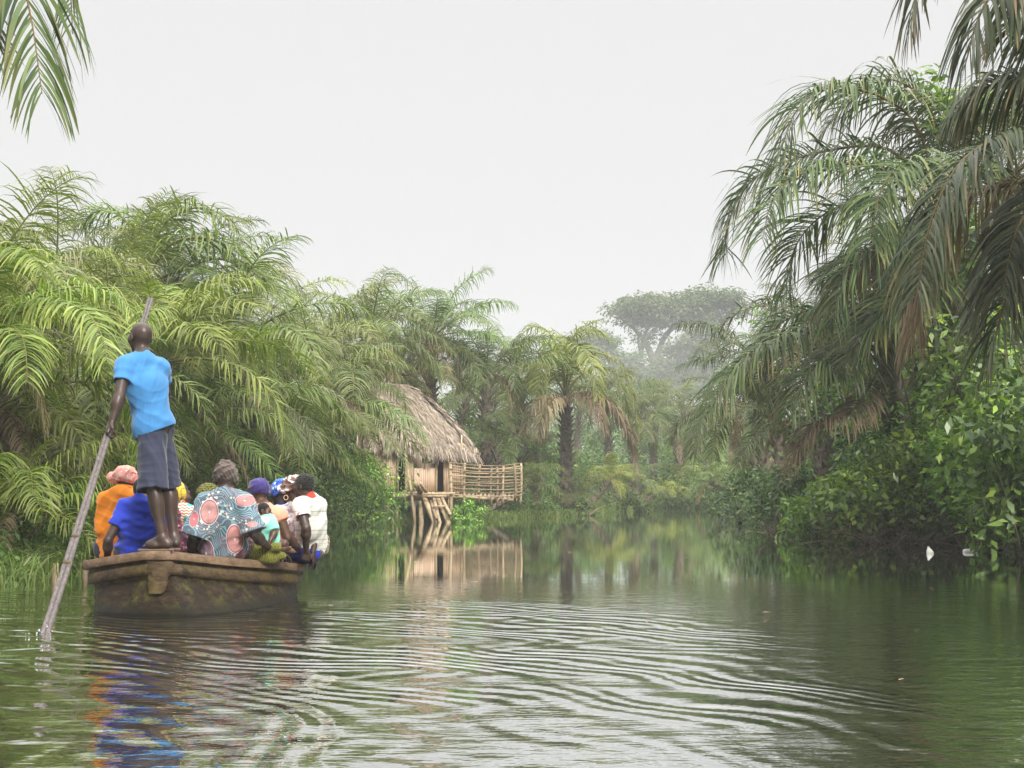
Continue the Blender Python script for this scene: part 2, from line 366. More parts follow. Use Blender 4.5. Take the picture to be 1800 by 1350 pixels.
RAD = math.radians
LIB = {}
ELEVS = [82, 68, 54, 40, 24, 6, -14]
def frond_lib(kind):
    if kind in LIB: return LIB[kind]
    rng = np.random.default_rng(abs(hash(kind)) % 1000 if False else {'lime': 1, 'green': 2, 'grey': 3, 'slate': 4, 'dead': 5, 'pale': 6}[kind])
    out = []
    for e in ELEVS:
        for v in range(4):
            if kind == 'dead':
                P = frond_path(3.1, RAD(rng.uniform(-5, 25)), RAD(rng.uniform(85, 115)), sway=rng.uniform(-.3, .3), power=.55)
                a = frond_on(P, rng, 60, .70, .038, 4, .12, (2.2, 5), .1, rr=.034, fwd=(.3, .6), gaps=.2)
            else:
                P = frond_path(rng.uniform(3.6, 4.3), RAD(e + rng.uniform(-6, 6)), RAD(rng.uniform(55, 120) if e > 0 else rng.uniform(40, 70)), sway=rng.uniform(-.5, .5), power=rng.uniform(1.2, 2.0))
                a = frond_on(P, rng, 70, 1.0, rng.uniform(.036, .05), 5, .17, (rng.uniform(.4, 1.4), rng.uniform(2.4, 4.5)), rng.uniform(.35, .9), rr=.034, tipdry=rng.uniform(.15, .6), gaps=rng.uniform(.03, .28))
            acc = Acc().add(*a)
            out.append((e, acc.mesh('frond', M[kind]), a))
    LIB[kind] = out
    return out

def pick(lib, e, rng):
    c = [x for x in lib if abs(x[0] - e) < 12] or [min(lib, key=lambda x: abs(x[0] - e))]
    return c[rng.integers(len(c))]

def trunk_acc(p0, p1, r0, r1, rng, boots=70, n=14, sides=12):
    p0, p1 = np.asarray(p0, float), np.asarray(p1, float)
    t = np.linspace(0, 1, n)[:, None]; bow = np.array([rng.normal(0, .12), rng.normal(0, .12), 0])
    P = p0 + (p1 - p0) * t + bow * np.sin(t * math.pi)
    a = Acc(); a.add(*tube(P, np.linspace(r0, r1, n), sides, rough=.07, rng=rng))
    H = np.linalg.norm(p1 - p0)
    for k in range(boots):                                # leaf-base stubs up the stem
        u = (k + .5) / boots; c = p0 + (p1 - p0) * u + bow * math.sin(u * math.pi); th = k * 2.39996
        r = r0 + (r1 - r0) * u; dr = np.array([math.cos(th), math.sin(th), 0])
        L = rng.uniform(.08, .18) * (0.8 + u)
        a.add(*tube([c + dr * r * .8, c + dr * (r + L * .35) + [0, 0, L * .7], c + dr * (r + L * .8) + [0, 0, L * 1.1]], [.05, .045, .012], 4, caps=False))
    return a

def palm(px, py, Y, label, kind='green', s=1.0, n=24, ndead=3, lean=(0, 0), seed=0, name='palm_tree', group=None, azr=None, top=82, low=-16, parts=True, base_z=None, extra=None, cat='palm tree'):
    rng = np.random.default_rng(seed + int(px * 7 + py * 3 + Y)); s *= .76 * rng.uniform(.92, 1.08); n = int(n * rng.uniform(.72, .95))
    c = at(px, py, Y); bx, by = c[0] + lean[0], c[1] + lean[1]
    if by < Y_END + .5 and xl(by) - .5 < bx < xr(by) + .5:
        bx = float(xl(by)) - .6 if bx - xl(by) < xr(by) - bx else float(xr(by)) + .6
        if base_z is not None: c[0] = bx
    gz = float(ground_z(bx, by)) if base_z is None else base_z
    root = empty(name, (bx, by, gz)); tag(root, label, cat, group)
    o = np.array([bx, by, gz])
    top_c = c - o
    if c[2] - gz > .5:
        trunk_acc([0, 0, -.15], top_c, .27 * s, .2 * s, rng, boots=int(22 * (c[2] - gz))).build('trunk', M['bark'], root, True)
    else:
        trunk_acc([0, 0, -.15], [0, 0, .35], .16 * s, .1 * s, rng, boots=14, n=4).build('trunk', M['bark'], root, True)
    lib = frond_lib(kind); dl = frond_lib('dead')
    tv = rng.uniform(.62, 1.18); tcol = (tv * rng.uniform(.9, 1.12), tv, tv * rng.uniform(.7, 1.25), 1)
    specs = []
    a0 = rng.uniform(0, 6.28)
    for k in range(n):
        u = (k + .5) / n; az = a0 + k * 2.39996 + rng.normal(0, .12)
        if azr is not None: az = azr[0] + (azr[1] - azr[0]) * ((k * .618034) % 1.0) + rng.normal(0, .1)
        e = top + (low - top) * u ** .9 + rng.normal(0, 4)
        sc_ = s * rng.uniform(.85, 1.12) * (1.0 if u > .12 else .72)
        specs.append((pick(lib, e, rng), az, sc_, 'frond'))
    for k in range(ndead):
        specs.append((dl[rng.integers(len(dl))], rng.uniform(0, 6.28), s * rng.uniform(.75, 1.05), 'dead_frond'))
    if parts:
        for (e, me, _), az, sc_, nm in specs:
            f = bpy.data.objects.new(nm, me); f.location = top_c + np.array([math.cos(az), math.sin(az), 0]) * .1 * s
            f.rotation_euler = (rng.normal(0, .08), 0, az); f.scale = (sc_,) * 3
            if nm == 'frond': f.color = tcol
            link(f, root)
            if nm == 'dead_frond': f['label'] = 'dry brown frond hanging down'
    else:
        for nm, mt in (('crown', kind), ('dead_fronds', 'dead')):
            acc = Acc()
            for (e, me, a), az, sc_, nm2 in specs:
                if (nm2 == 'frond') != (nm == 'crown'): continue
                V, F, T = a; ca, sa = math.cos(az), math.sin(az)
                R = np.array([[ca, -sa, 0], [sa, ca, 0], [0, 0, 1]])
                acc.add((V @ R.T) * sc_ + top_c, F, T)
            if acc.n:
                o_ = acc.build('crown' if nm == 'crown' else 'dead_frond', M[mt], root)
                if nm == 'crown': o_.color = tcol
    return root

def hero_frond(root, pts, kind, seed, name='frond', **kw):
    rng = np.random.default_rng(seed)
    P = smooth_path([at(*p) for p in pts], 22)
    a = frond_on(P, rng, **kw)
    return Acc().add(*a).build(name, M[kind], root, origin=np.array(root.location))

# ------------------------------------------------------------------ leafy clouds
def leaf_cloud(rng, C, Rd, n_per, size, shell=0.75, upb=0.6, tip=0.12, asp=0.42):
    "C (k,3) clump centres, Rd (k,) or (k,3) radii -> kite leaves"
    C = np.asarray(C, float); k = len(C); Rd = np.asarray(Rd, float)
    if Rd.ndim == 1: Rd = Rd[:, None] * np.array([1, 1, .8])
    idx = np.repeat(np.arange(k), n_per); m = len(idx)
    dv = nrm(rng.standard_normal((m, 3))); rad = rng.uniform(shell ** 3, 1, m) ** (1 / 3)
    rad = np.where(rng.random(m) < .25, rng.uniform(.2, 1.15, m), rad)
    P = C[idx] + dv * rad[:, None] * Rd[idx]
    L = size * rng.uniform(.4, 1.4, m)
    nor = nrm(dv * .6 + rng.standard_normal((m, 3)) * .55 + np.array([0, 0, upb]))
    dd = rng.standard_normal((m, 3)) + dv * .8; dd = nrm(dd - (dd * nor).sum(-1, keepdims=True) * nor)
    sd_ = np.cross(dd, nor)
    p0 = P; p2 = P + dd * L[:, None] - nor * (L * .18)[:, None]; mid = P + dd * (L * .45)[:, None]
    hw = (L * asp * .5)[:, None]
    V = np.stack([p0, mid + sd_ * hw, p2, mid - sd_ * hw], 1).reshape(-1, 3)
    F = np.arange(m * 4).reshape(-1, 4)
    ct = rng.normal(0, .16, k)[idx]
    tr = np.clip(rng.normal(.42, .2, m) + ct, 0, 1)
    gt = (rng.random(m) < tip) * rng.uniform(.4, 1, m) * (dv[:, 2] > 0)
    T = np.repeat(np.stack([tr, gt, np.zeros(m)], -1), 4, axis=0)
    return V, F, T

def shrub(px, py, Y, h, w_, label, mat='bush', seed=0, nclump=26, npl=55, size=.11, name='shrub', depth=None, cat='shrub', group=None, tip=.15, z0=None, shape=1.0):
    "px,py,Y: foot of the shrub"
    rng = np.random.default_rng(seed + int(px * 13 + Y * 5))
    c = at(px, py, Y); gz = float(ground_z(c[0], c[1])) if z0 is None else z0
    gz = max(gz, -.3)
    root = empty(name, (c[0], c[1], gz)); tag(root, label, cat, group)
    depth = depth or w_ * .8
    C = []
    while len(C) < nclump:
        q = rng.uniform(-1, 1, 3)
        if (q ** 2).sum() > 1: continue
        z = (q[2] * .5 + .52)
        C.append([q[0] * w_ / 2 * (1.0 if z < .7 else .8), q[1] * depth / 2, z * h])
    C = np.array(C); Rd = rng.uniform(.13, .24, nclump) * min(h, w_) * 1.1
    a = Acc(); a.add(*leaf_cloud(rng, C, Rd, npl, size, tip=tip)); a.build('foliage', M[mat], root)
    st = Acc()
    for i in range(0, nclump, 5):
        e = C[i] + rng.normal(0, .05, 3); b = np.array([rng.normal(0, .08), rng.normal(0, .08), -.2])
        m_ = (b + e) / 2 + rng.normal(0, .12 * w_ * .5, 3)
        st.add(*tube(smooth_path([b, m_, e], 6), np.linspace(.022, .007, 6), 5, caps=False))
        e2 = e + rng.normal(0, .25, 3) * h * .4
        st.add(*tube(smooth_path([m_, (m_ + e2) / 2 + rng.normal(0, .05, 3), e2], 5), np.linspace(.012, .004, 5), 4, caps=False))
    st.build('stems', M['twig'], root)
    return root
# ------------------------------------------------------------------ implicit surfaces for bodies and cloth
def cone(a, b, ra, rb, k=.02, cut=None, sub=False, sq=(1, 1), hold=None):
    "tapered capsule; cut='b' ends flat at b; hold: extra length beyond"
    return dict(t='c', a=np.asarray(a, float), b=np.asarray(b, float), ra=ra, rb=rb, k=k, cut=cut, sub=sub)
def ell(c, r, R=None, k=.02, sub=False):
    return dict(t='e', c=np.asarray(c, float), r=np.asarray(r, float), R=None if R is None else np.asarray(R, float), k=k, sub=sub)
def plane_cut(p, n): return dict(t='p', p=np.asarray(p, float), n=nrm(n), k=0, sub=True)   # removes the side n points to

def sdf_mesh(prims, h=.007, noise=None, pad=.03):
    lo = np.full(3, 1e9); hi = -lo
    for q in prims:
        if q['t'] == 'c':
            q['lo'] = np.minimum(q['a'] - q['ra'], q['b'] - q['rb']); q['hi'] = np.maximum(q['a'] + q['ra'], q['b'] + q['rb'])
        elif q['t'] == 'e':
            r = max(q['r']); q['lo'] = q['c'] - r; q['hi'] = q['c'] + r
        else: continue
        if not q['sub']: lo = np.minimum(lo, q['lo']); hi = np.maximum(hi, q['hi'])
    lo -= pad; hi += pad
    dim = np.ceil((hi - lo) / h).astype(int) + 1
    D = np.full(dim, 0.2, np.float32)
    ax = [lo[i] + h * np.arange(dim[i]) for i in range(3)]
    for q in prims:
        if q['t'] == 'p':
            v = (ax[0][:, None, None] - q['p'][0]) * q['n'][0] + (ax[1][None, :, None] - q['p'][1]) * q['n'][1] + (ax[2][None, None, :] - q['p'][2]) * q['n'][2]
            D = np.maximum(D, v); continue
        mg = q['k'] + 3 * h + .02
        i0 = np.clip(np.floor((q['lo'] - mg - lo) / h).astype(int), 0, dim); i1 = np.clip(np.ceil((q['hi'] + mg - lo) / h).astype(int) + 1, 0, dim)
        if (i1 <= i0).any(): continue
        sl = tuple(slice(a, b) for a, b in zip(i0, i1))
        x = ax[0][sl[0]][:, None, None]; y = ax[1][sl[1]][None, :, None]; z = ax[2][sl[2]][None, None, :]
        if q['t'] == 'c':
            ab = q['b'] - q['a']; l2 = max((ab ** 2).sum(), 1e-9)
            px, py, pz = x - q['a'][0], y - q['a'][1], z - q['a'][2]
            t0 = (px * ab[0] + py * ab[1] + pz * ab[2]) / l2; t = np.clip(t0, 0, 1)
            d = np.sqrt((px - t * ab[0]) ** 2 + (py - t * ab[1]) ** 2 + (pz - t * ab[2]) ** 2) - (q['ra'] + (q['rb'] - q['ra']) * t)
            if q['cut']: d = np.maximum(d, (t0 - 1) * math.sqrt(l2))
        else:
            p = np.stack(np.broadcast_arrays(x - q['c'][0], y - q['c'][1], z - q['c'][2]), -1)
            if q['R'] is not None: p = p @ q['R']          # columns of R are local axes
            k0 = np.sqrt(((p / q['r']) ** 2).sum(-1)); k1 = np.sqrt(((p / q['r'] ** 2) ** 2).sum(-1))
            d = np.where(k1 > 1e-9, k0 * (k0 - 1) / np.maximum(k1, 1e-9), -min(q['r']))
        cur = D[sl]; k = q['k']
        if q['sub']: D[sl] = np.maximum(cur, -d)
        elif k > 0:
            hh = np.clip(k - np.abs(cur - d), 0, None) / k
            D[sl] = np.minimum(cur, d) - hh * hh * k * .25
        else: D[sl] = np.minimum(cur, d)
    if noise is not None:
        x, y, z = np.broadcast_arrays(ax[0][:, None, None], ax[1][None, :, None], ax[2][None, None, :])
        near = np.abs(D) < .05
        D[near] += noise(x[near], y[near], z[near])
        for q in prims:
            if q['t'] == 'p': D = np.maximum(D, (ax[0][:, None, None] - q['p'][0]) * q['n'][0] + (ax[1][None, :, None] - q['p'][1]) * q['n'][1] + (ax[2][None, None, :] - q['p'][2]) * q['n'][2])
    # naive surface nets
    S = D < 0
    c = [S[i:dim[0] - 1 + i, j:dim[1] - 1 + j, k:dim[2] - 1 + k] for i in (0, 1) for j in (0, 1) for k in (0, 1)]
    cnt = sum(a.astype(np.int8) for a in c); act = (cnt > 0) & (cnt < 8)
    I = np.argwhere(act); vid = np.full(act.shape, -1, np.int32); vid[act] = np.arange(len(I))
    acc = np.zeros((len(I), 3)); n = np.zeros(len(I))
    cor = [(i, j, k) for i in (0, 1) for j in (0, 1) for k in (0, 1)]
    vals = {q: D[I[:, 0] + q[0], I[:, 1] + q[1], I[:, 2] + q[2]] for q in cor}
    for q in cor:
        for a_ in range(3):
            if q[a_]: continue
            r = list(q); r[a_] = 1; r = tuple(r)
            v0, v1 = vals[q], vals[r]; m = (v0 < 0) != (v1 < 0)
            t = np.where(m, v0 / np.where(m, v0 - v1, 1), 0)
            pt = np.array(q, float) + np.zeros((len(I), 1)); pt[:, a_] = t
            acc += pt * m[:, None]; n += m
    V = lo + h * (I + acc / n[:, None])
    Fs = []
    for a_ in range(3):
        b_, c_ = (a_ + 1) % 3, (a_ + 2) % 3
        sA = [slice(None)] * 3; sB = [slice(None)] * 3; sA[a_] = slice(0, -1); sB[a_] = slice(1, None)
        for q in (sA, sB): q[b_] = slice(1, -1); q[c_] = slice(1, -1)
        e0, e1 = S[tuple(sA)], S[tuple(sB)]
        E = np.argwhere(e0 != e1)
        if not len(E): continue
        flip = e0[tuple(E.T)]
        E = E.copy(); E[:, b_] += 1; E[:, c_] += 1
        def cell(db, dc):
            q = E.copy(); q[:, b_] += db; q[:, c_] += dc; return vid[q[:, 0], q[:, 1], q[:, 2]]
        f = np.stack([cell(-1, -1), cell(0, -1), cell(0, 0), cell(-1, 0)], -1)
        f[~flip] = f[~flip][:, ::-1]
        Fs.append(f)
    return V, np.concatenate(Fs)

def wrinkles(amp=.006, f=14, seed=0, dirs=None, base=0.0):
    "long cloth folds in patches"
    rng = np.random.default_rng(seed); f = f * 2.2
    K = nrm(rng.standard_normal((4, 3)) * ([1, 1, .45] if dirs is None else dirs)) * f * rng.uniform(.7, 1.7, (4, 1)); ph = rng.uniform(0, 6.28, 4)
    Q = nrm(rng.standard_normal((4, 3))) * f * .33; W = nrm(rng.standard_normal((2, 3))) * f * .42
    def fn(x, y, z):
        w = [np.sin(x * a[0] + y * a[1] + z * a[2]) for a in W]; d = base + 0 * x
        for k, p, q in zip(K, ph, Q):
            s = .5 + .5 * np.sin(x * k[0] + y * k[1] + z * k[2] + p + 1.1 * w[0] + .7 * w[1])
            m = np.clip(.35 + .8 * np.sin(x * q[0] + y * q[1] + z * q[2] + 2 * p), 0, 1)
            d = d - amp * .75 * m * (s ** 2.5 - .25)
            s2 = .5 + .5 * np.sin(1.9 * (x * k[1] + y * k[2] + z * k[0]) + p * 3 + 1.6 * w[1] + .9 * w[0])
            d = d - amp * .26 * np.clip(1.2 - m, 0, 1) * (s2 ** 3 - .2)
        return d
    return fn
def curls(amp=.006, f=170, seed=0):
    def fn(x, y, z): return amp * np.sin(f * x + 3 * np.sin(40 * z)) * np.sin(f * y + 2 * np.sin(50 * x)) * np.sin(f * z + 2 * np.sin(45 * y))
    return fn

def frame(f, u=(0, 0, 1)):
    "columns: right, forward, up"
    f = nrm(f); r = nrm(np.cross(f, u)); u = np.cross(r, f); return np.stack([r, f, u], 1)

def head_prims(c, f, up=(0, 0, 1), s=1.0, fem=False):
    R = frame(f, up); L = lambda *p: np.asarray(c) + R @ (np.array(p) * s)
    e = lambda p, r, k=.015: ell(L(*p), np.array(r) * s, R, k * s)
    R = R; P = [e((0, -.012, .028), (.074, .094, .086)), e((0, .03, -.04), (.056, .062, .066), .03), e((0, .05, -.005), (.058, .05, .075), .02),
         cone(L(0, .092, .012), L(0, .113, -.022), .009 * s, .014 * s, .012 * s), e((.014, .098, -.026), (.010, .012, .008), .006), e((-.014, .098, -.026), (.010, .012, .008), .006),
         e((0, .088, .034), (.046, .014, .010), .015), e((0, .097, -.050), (.026, .014, .008), .005), e((0, .094, -.064), (.023, .014, .009), .005),
         e((0, .072, -.092), (.026, .024, .018), .02), e((.045, .065, -.015), (.022, .022, .022), .02), e((-.045, .065, -.015), (.022, .022, .022), .02)]
    for sg in (1, -1):
        P.append(e((sg * .077, -.004, -.004), (.011, .020, .031), .006)); P.append(ell(L(sg * .086, .002, -.002), np.array((.006, .009, .016)) * s, R, 0, sub=True))
        P.append(ell(L(sg * .030, .106, .012), np.array((.016, .012, .010)) * s, R, 0, sub=True))
    return P

def eyes(c, f, up, s, parent, origin):
    R = frame(f, up)
    for sg in (1, -1):
        p = np.asarray(c) + R @ (np.array((sg * .030, .088, .012)) * s)
        V, F = sdf_mesh([ell(p, np.array((.0125, .0125, .0125)) * s, k=0)], .003 * s, pad=.01)
        w = link(bpy.data.objects.new('eye', mk_mesh('eye', V - origin, F, M['eye'], True)), parent)

def hand_prims(w, d, n, curl=0.5, side=1, s=1.0, spread=.10, thumb=.6):
    """w wrist, d direction of the fingers, n back-of-hand normal; the palm closes away from n. side=+1: thumb towards cross(d,n)"""
    d = nrm(d); n = np.asarray(n, float); n = nrm(n - (n @ d) * d); t = np.cross(d, n) * side
    P = []; w = np.asarray(w, float)
    L4 = [.074, .083, .077, .060]; off = [.030, .010, -.010, -.029]; r4 = [.0092, .0095, .009, .008]; pl = [.092, .094, .088, .080]
    for i in range(4):
        kn = w + s * (d * pl[i] + t * off[i])
        P.append(cone(w + s * (d * .012 + t * off[i] * .55), kn, .0155 * s, .0125 * s, .010 * s))
        dirn = nrm(d + t * (off[i] / .03) * spread); p = kn; a = 0
        for j, fr in enumerate((.44, .31, .25)):
            a += curl * (1.05 if j == 0 else 1.15)
            v = dirn * math.cos(a) - n * math.sin(a)
            q = p + v * L4[i] * fr * s * 1.0
            P.append(cone(p, q, r4[i] * s * (1 - .08 * j), r4[i] * s * (1 - .08 * (j + 1)), .004 * s)); p = q
    b = w + s * (d * .022 + t * .022); k1 = b + s * .040 * nrm(d * .75 + t * .75 - n * .35)
    k2 = k1 + s * .032 * nrm(d * .9 + t * (.5 - thumb * .7) - n * (.2 + thumb * .8)); k3 = k2 + s * .026 * nrm(d * .8 + t * (.2 - thumb) - n * (.2 + thumb))
    P += [cone(b, k1, .016 * s, .0125 * s, .010 * s), cone(k1, k2, .0115 * s, .0105 * s, .004 * s), cone(k2, k3, .0105 * s, .0085 * s, .004 * s)]
    return P

def foot_prims(an, d, s=1.0, toes=True):
    d = nrm(np.array([d[0], d[1], 0])); t = np.array([-d[1], d[0], 0]); up = np.array([0, 0, 1.0]); an = np.asarray(an, float)
    g = an - up * .075 * s
    P = [cone(an, g - d * .045 * s + up * .032 * s, .040 * s, .032 * s, .02), cone(g - d * .03 * s + up * .03 * s, g + d * .10 * s + up * .028 * s, .034 * s, .030 * s, .02),
         cone(an + d * .01, g + d * .11 * s + up * .03 * s, .036 * s, .024 * s, .02), cone(g + d * .06 * s + t * .02 * s + up * .02 * s, g + d * .13 * s - t * .015 * s + up * .02 * s, .024 * s, .024 * s, .02)]
    for i in range(5):
        o = t * (-.034 + .017 * i) * s; L = (.028 - .004 * i) * s
        P.append(cone(g + d * .14 * s + o + up * .014 * s, g + d * .14 * s + o + d * L + up * .011 * s, (.012 - .0012 * i) * s, (.010 - .001 * i) * s, .004))
    return P

def sd(v): return np.asarray(v, float)
class Person:
    """skeleton from points in space; the body is one implicit surface, clothes are children"""
    def __init__(s, label, J, size=1.0, face=(0, 1, 0), up=(0, 0, 1), skin='skin', cat='person', h=.0065, group=None, hsc=.98):
        s.J = {k: sd(v) for k, v in J.items()}; s.z = size; s.face = nrm(face); s.up = nrm(up); s.h = h
        J = s.J
        s.bodyf = nrm(np.cross([0, 0, 1.0], J['shR'] - J['shL'])) if 'bodyf' not in J else nrm(J['bodyf'])
        s.label, s.skin, s.group = label, skin, group
        s.hs = size * hsc; s.P = head_prims(J['head'], s.face, s.up, s.hs)
        g = size; ch = J['chest']; pel = J['pel']; nk = (J['shL'] + J['shR']) / 2 + np.array([0, 0, .05 * g])
        R = frame(s.bodyf, nk - pel)
        s.R = R
        hb = J['head'] + frame(s.face, s.up) @ (np.array((0, -.025, -.06)) * g)
        s.P += [cone(hb, nk + R[:, 2] * .02 * g, .052 * g, .060 * g, .03 * g), cone(nk + R[:, 2] * .03 * g, nk - R[:, 2] * .03 * g, .055 * g, .08 * g, .04)]
        s.P += [ell(ch, (.152 * g, .105 * g, .165 * g), R, .06), ell(pel + R[:, 2] * .05 * g, (.15 * g, .105 * g, .12 * g), R, .06), cone(ch, pel, .11 * g, .12 * g, .05)]
        for q in 'LR':
            if 'sh' + q not in J: continue
            s.P += [cone(nk + R[:, 2] * .01, J['sh' + q], .052 * g, .054 * g, .05), cone(J['sh' + q], J['el' + q], .056 * g, .041 * g, .03), cone(J['el' + q], J['wr' + q], .042 * g, .028 * g, .012)]
            m_ = J['el' + q] + (J['wr' + q] - J['el' + q]) * .25
            s.P.append(ell(m_, (.045 * g, .045 * g, .055 * g), None, .03))
    def legs(s, feet=None, footdir=None):
        J, g = s.J, s.z
        for q in 'LR':
            if 'kn' + q not in J: continue
            hp = J['pel'] + s.R[:, 0] * (.085 * g) * (1 if q == 'R' else -1) if 'hp' + q not in J else J['hp' + q]
            s.J['hp' + q] = hp
            s.P += [cone(hp, J['kn' + q], .085 * g, .058 * g, .03), cone(J['kn' + q], J['an' + q], .054 * g, .036 * g, .02)]
            d = J['an' + q] - J['kn' + q]; back = -s.bodyf
            s.P.append(ell(J['kn' + q] + d * .30 + back * .014 * g, (.056 * g, .058 * g, .12 * g), frame(s.bodyf, -d), .03))
            s.P += foot_prims(J['an' + q], s.bodyf if footdir is None else footdir[q], g)
    def hand(s, q, d, n, curl=.5, side=None, **kw):
        side = (1 if q == 'R' else -1) if side is None else side
        s.P += hand_prims(s.J['wr' + q], d, n, curl, side, s.z, **kw)
    def build(s):
        o = s.J.get('foot', s.J['pel'] - np.array([0, 0, .1])); s.o = np.asarray(o, float)
        V, F = sdf_mesh(s.P, s.h)
        body = link(bpy.data.objects.new('person', mk_mesh('person', V - s.o, F, M[s.skin], True)))
        body.location = s.o; tag(body, s.label, 'person', s.group); s.body = body
        eyes(s.J['head'], s.face, s.up, s.hs, body, s.o)
        return s
    def part(s, name, prims, mat, h=None, noise=None, label=None):
        V, F = sdf_mesh(prims, h or s.h, noise)
        ob = link(bpy.data.objects.new(name, mk_mesh(name, V - s.o, F, M[mat], True)), s.body)
        if label: ob['label'] = label
        return ob
    def sub(s, parent, name, prims, mat, h=None, noise=None):
        V, F = sdf_mesh(prims, h or s.h, noise)
        return link(bpy.data.objects.new(name, mk_mesh(name, V - s.o, F, M[mat], True)), parent)
    # garments
    def top(s, name, mat, sleeve=.5, loose=.022, sl_loose=.018, flare=0, hem=.10, seed=0, wr=.010, freq=17, wide=0, neck=.0, noise=None, hollow=True, tilt=(0, 0, 0)):
        J, g, R = s.J, s.z, s.R; nk = (J['shL'] + J['shR']) / 2 + np.array([0, 0, .05 * g]); pel, ch = J['pel'], J['chest']
        P = [ell(ch, (.150 * g + loose + wide, .105 * g + loose, .165 * g + loose * .6), R, .05),
             ell(pel + R[:, 2] * .04 * g, (.15 * g + loose + wide, .11 * g + loose * 1.2, .14 * g), R, .06),
             cone(ch, pel, .115 * g + loose, .125 * g + loose, .05),
             cone(nk - R[:, 2] * (.022 + neck), nk - R[:, 2] * .07 * g, .066 * g + loose * .3, .09 * g + loose * .5, .04)]
        cuts = []; T0 = P; P = []
        for q in 'LR':
            sh, el, w = J['sh' + q], J['el' + q], J['wr' + q]
            T0.append(cone(nk + R[:, 2] * .004, sh, .058 * g + loose * .4, .054 * g + sl_loose * .6, .06))
            if sleeve <= 0: continue
            if sleeve <= 1:
                e = sh + (el - sh) * sleeve; r1 = (.056 - .012 * sleeve) * g + sl_loose + flare
                P.append(cone(sh, e, .055 * g + sl_loose * .6, r1, .04, cut='b'))
            else:
                e = el + (w - el) * (sleeve - 1); r1 = (.036 - .01 * (sleeve - 1)) * g + sl_loose + flare
                P += [cone(sh, el, .054 * g + sl_loose * .6, .042 * g + sl_loose + flare * .5, .03), cone(el, e, .040 * g + sl_loose + flare * .5, r1, .03, cut='b')]
                sh = el
            dd = nrm(e - sh)
            if hollow: cuts.append(cone(e - dd * .035, e + dd * .03, r1 - .013, r1 - .012, 0, sub=True))
        cuts += T0; cuts.append(plane_cut(pel - R[:, 2] * hem * g, -R[:, 2] + np.array(tilt)))
        return s.part(name, P + cuts, mat, noise=noise or wrinkles(wr, freq, seed))
    def bottoms(s, name, mat, loose=.02, upto=1.0, seed=0, wr=.008, skirt=False):
        J, g, R = s.J, s.z, s.R; pel = J['pel']
        P = [ell(pel + R[:, 2] * .0, (.16 * g + loose, .115 * g + loose, .13 * g), R, .05)]; cuts = []
        for q in 'LR':
            hp, kn, an = J['hp' + q], J['kn' + q], J['an' + q]
            if upto <= 1:
                e = hp + (kn - hp) * upto; P.append(cone(hp, e, .09 * g + loose, .062 * g + loose * 1.3, .04, cut='b')); d = nrm(kn - hp); rr = .062 * g + loose * 1.3
            else:
                e = kn + (an - kn) * (upto - 1); P += [cone(hp, kn, .09 * g + loose, .06 * g + loose, .04), cone(kn, e, .06 * g + loose, .045 * g + loose * 1.2, .04, cut='b')]; d = nrm(an - kn); rr = .045 * g + loose * 1.2
            cuts.append(cone(e - d * .03, e + d * .04, rr - .014, rr - .013, 0, sub=True))
        if skirt and upto > 1:
            P.append(cone((J['hpL'] + J['hpR']) / 2, (J['knL'] + J['knR']) / 2, .12 * g, .10 * g, .05)); P.append(cone((J['knL'] + J['knR']) / 2, (J['anL'] + J['anR']) / 2 + [0, 0, .05], .09 * g, .09 * g, .05))
        return s.part(name, P + ([] if skirt else cuts), mat, noise=wrinkles(wr, 15, seed))
    def headpt(s, *p): return s.J['head'] + frame(s.face, s.up) @ (np.array(p) * s.hs)
    def hair(s, mat='hair', amp=.004, f=170, r=1.0, low=-.03, line=.045):
        Rh = frame(s.face, s.up); g = s.hs
        P = [ell(s.headpt(0, -.016, .032), np.array((.082, .100, .092)) * g * r, Rh, .01), ell(s.headpt(0, -.045, -.01), np.array((.066, .062, .055)) * g * r, Rh, .02),
             plane_cut(s.headpt(0, .060, line), Rh @ np.array([0, .82, -.57])), plane_cut(s.headpt(0, -.04, low - .025), Rh @ np.array([0, .1, -1.0]))]
        return s.part('hair', P, mat, h=.004, noise=curls(amp, f))
    def wrap(s, mat, tall=.05, tilt=-.04, r=1.0, seed=0, knot=True, name='headwrap', amp=.010, low=.0, noise=None):
        Rh = frame(s.face, s.up); g = s.hs
        P = [ell(s.headpt(0, -.02, .05), np.array((.084, .102, .082)) * g * r, Rh, .02), ell(s.headpt(0, -.03 + tilt, .06 + tall), np.array((.080, .092, .065)) * g * r, Rh, .05),
             cone(s.headpt(-.05, .01, .03), s.headpt(.05, .01, .03), .052 * g, .052 * g, .03)]
        if knot: P += [cone(s.headpt(-.03, -.03 + tilt, .11 + tall), s.headpt(.04, -.05 + tilt, .115 + tall), .022, .018, .02), ell(s.headpt(-.01, tilt - .02, .125 + tall), (.03, .025, .02), None, .02)]
        P.append(plane_cut(s.headpt(0, -.03, -.012 + low), Rh @ np.array([0, -.28, -1.0])))
        return s.part(name, P, mat, h=.005, noise=noise or wrinkles(amp, 34, seed, (1.0, .6, 2.2)))
    def ring(s, c, r, nrm_, mat, name='earring', t=.0028, parent=None):
        c = np.asarray(c, float); A = frame(nrm_); th = np.linspace(0, 2 * math.pi, 25)
        P = c + r * (np.cos(th)[:, None] * A[:, 0] + np.sin(th)[:, None] * A[:, 2])
        return Acc().add(*tube(P, t, 6, caps=False)).build(name, M[mat], parent or s.body, True, s.o)

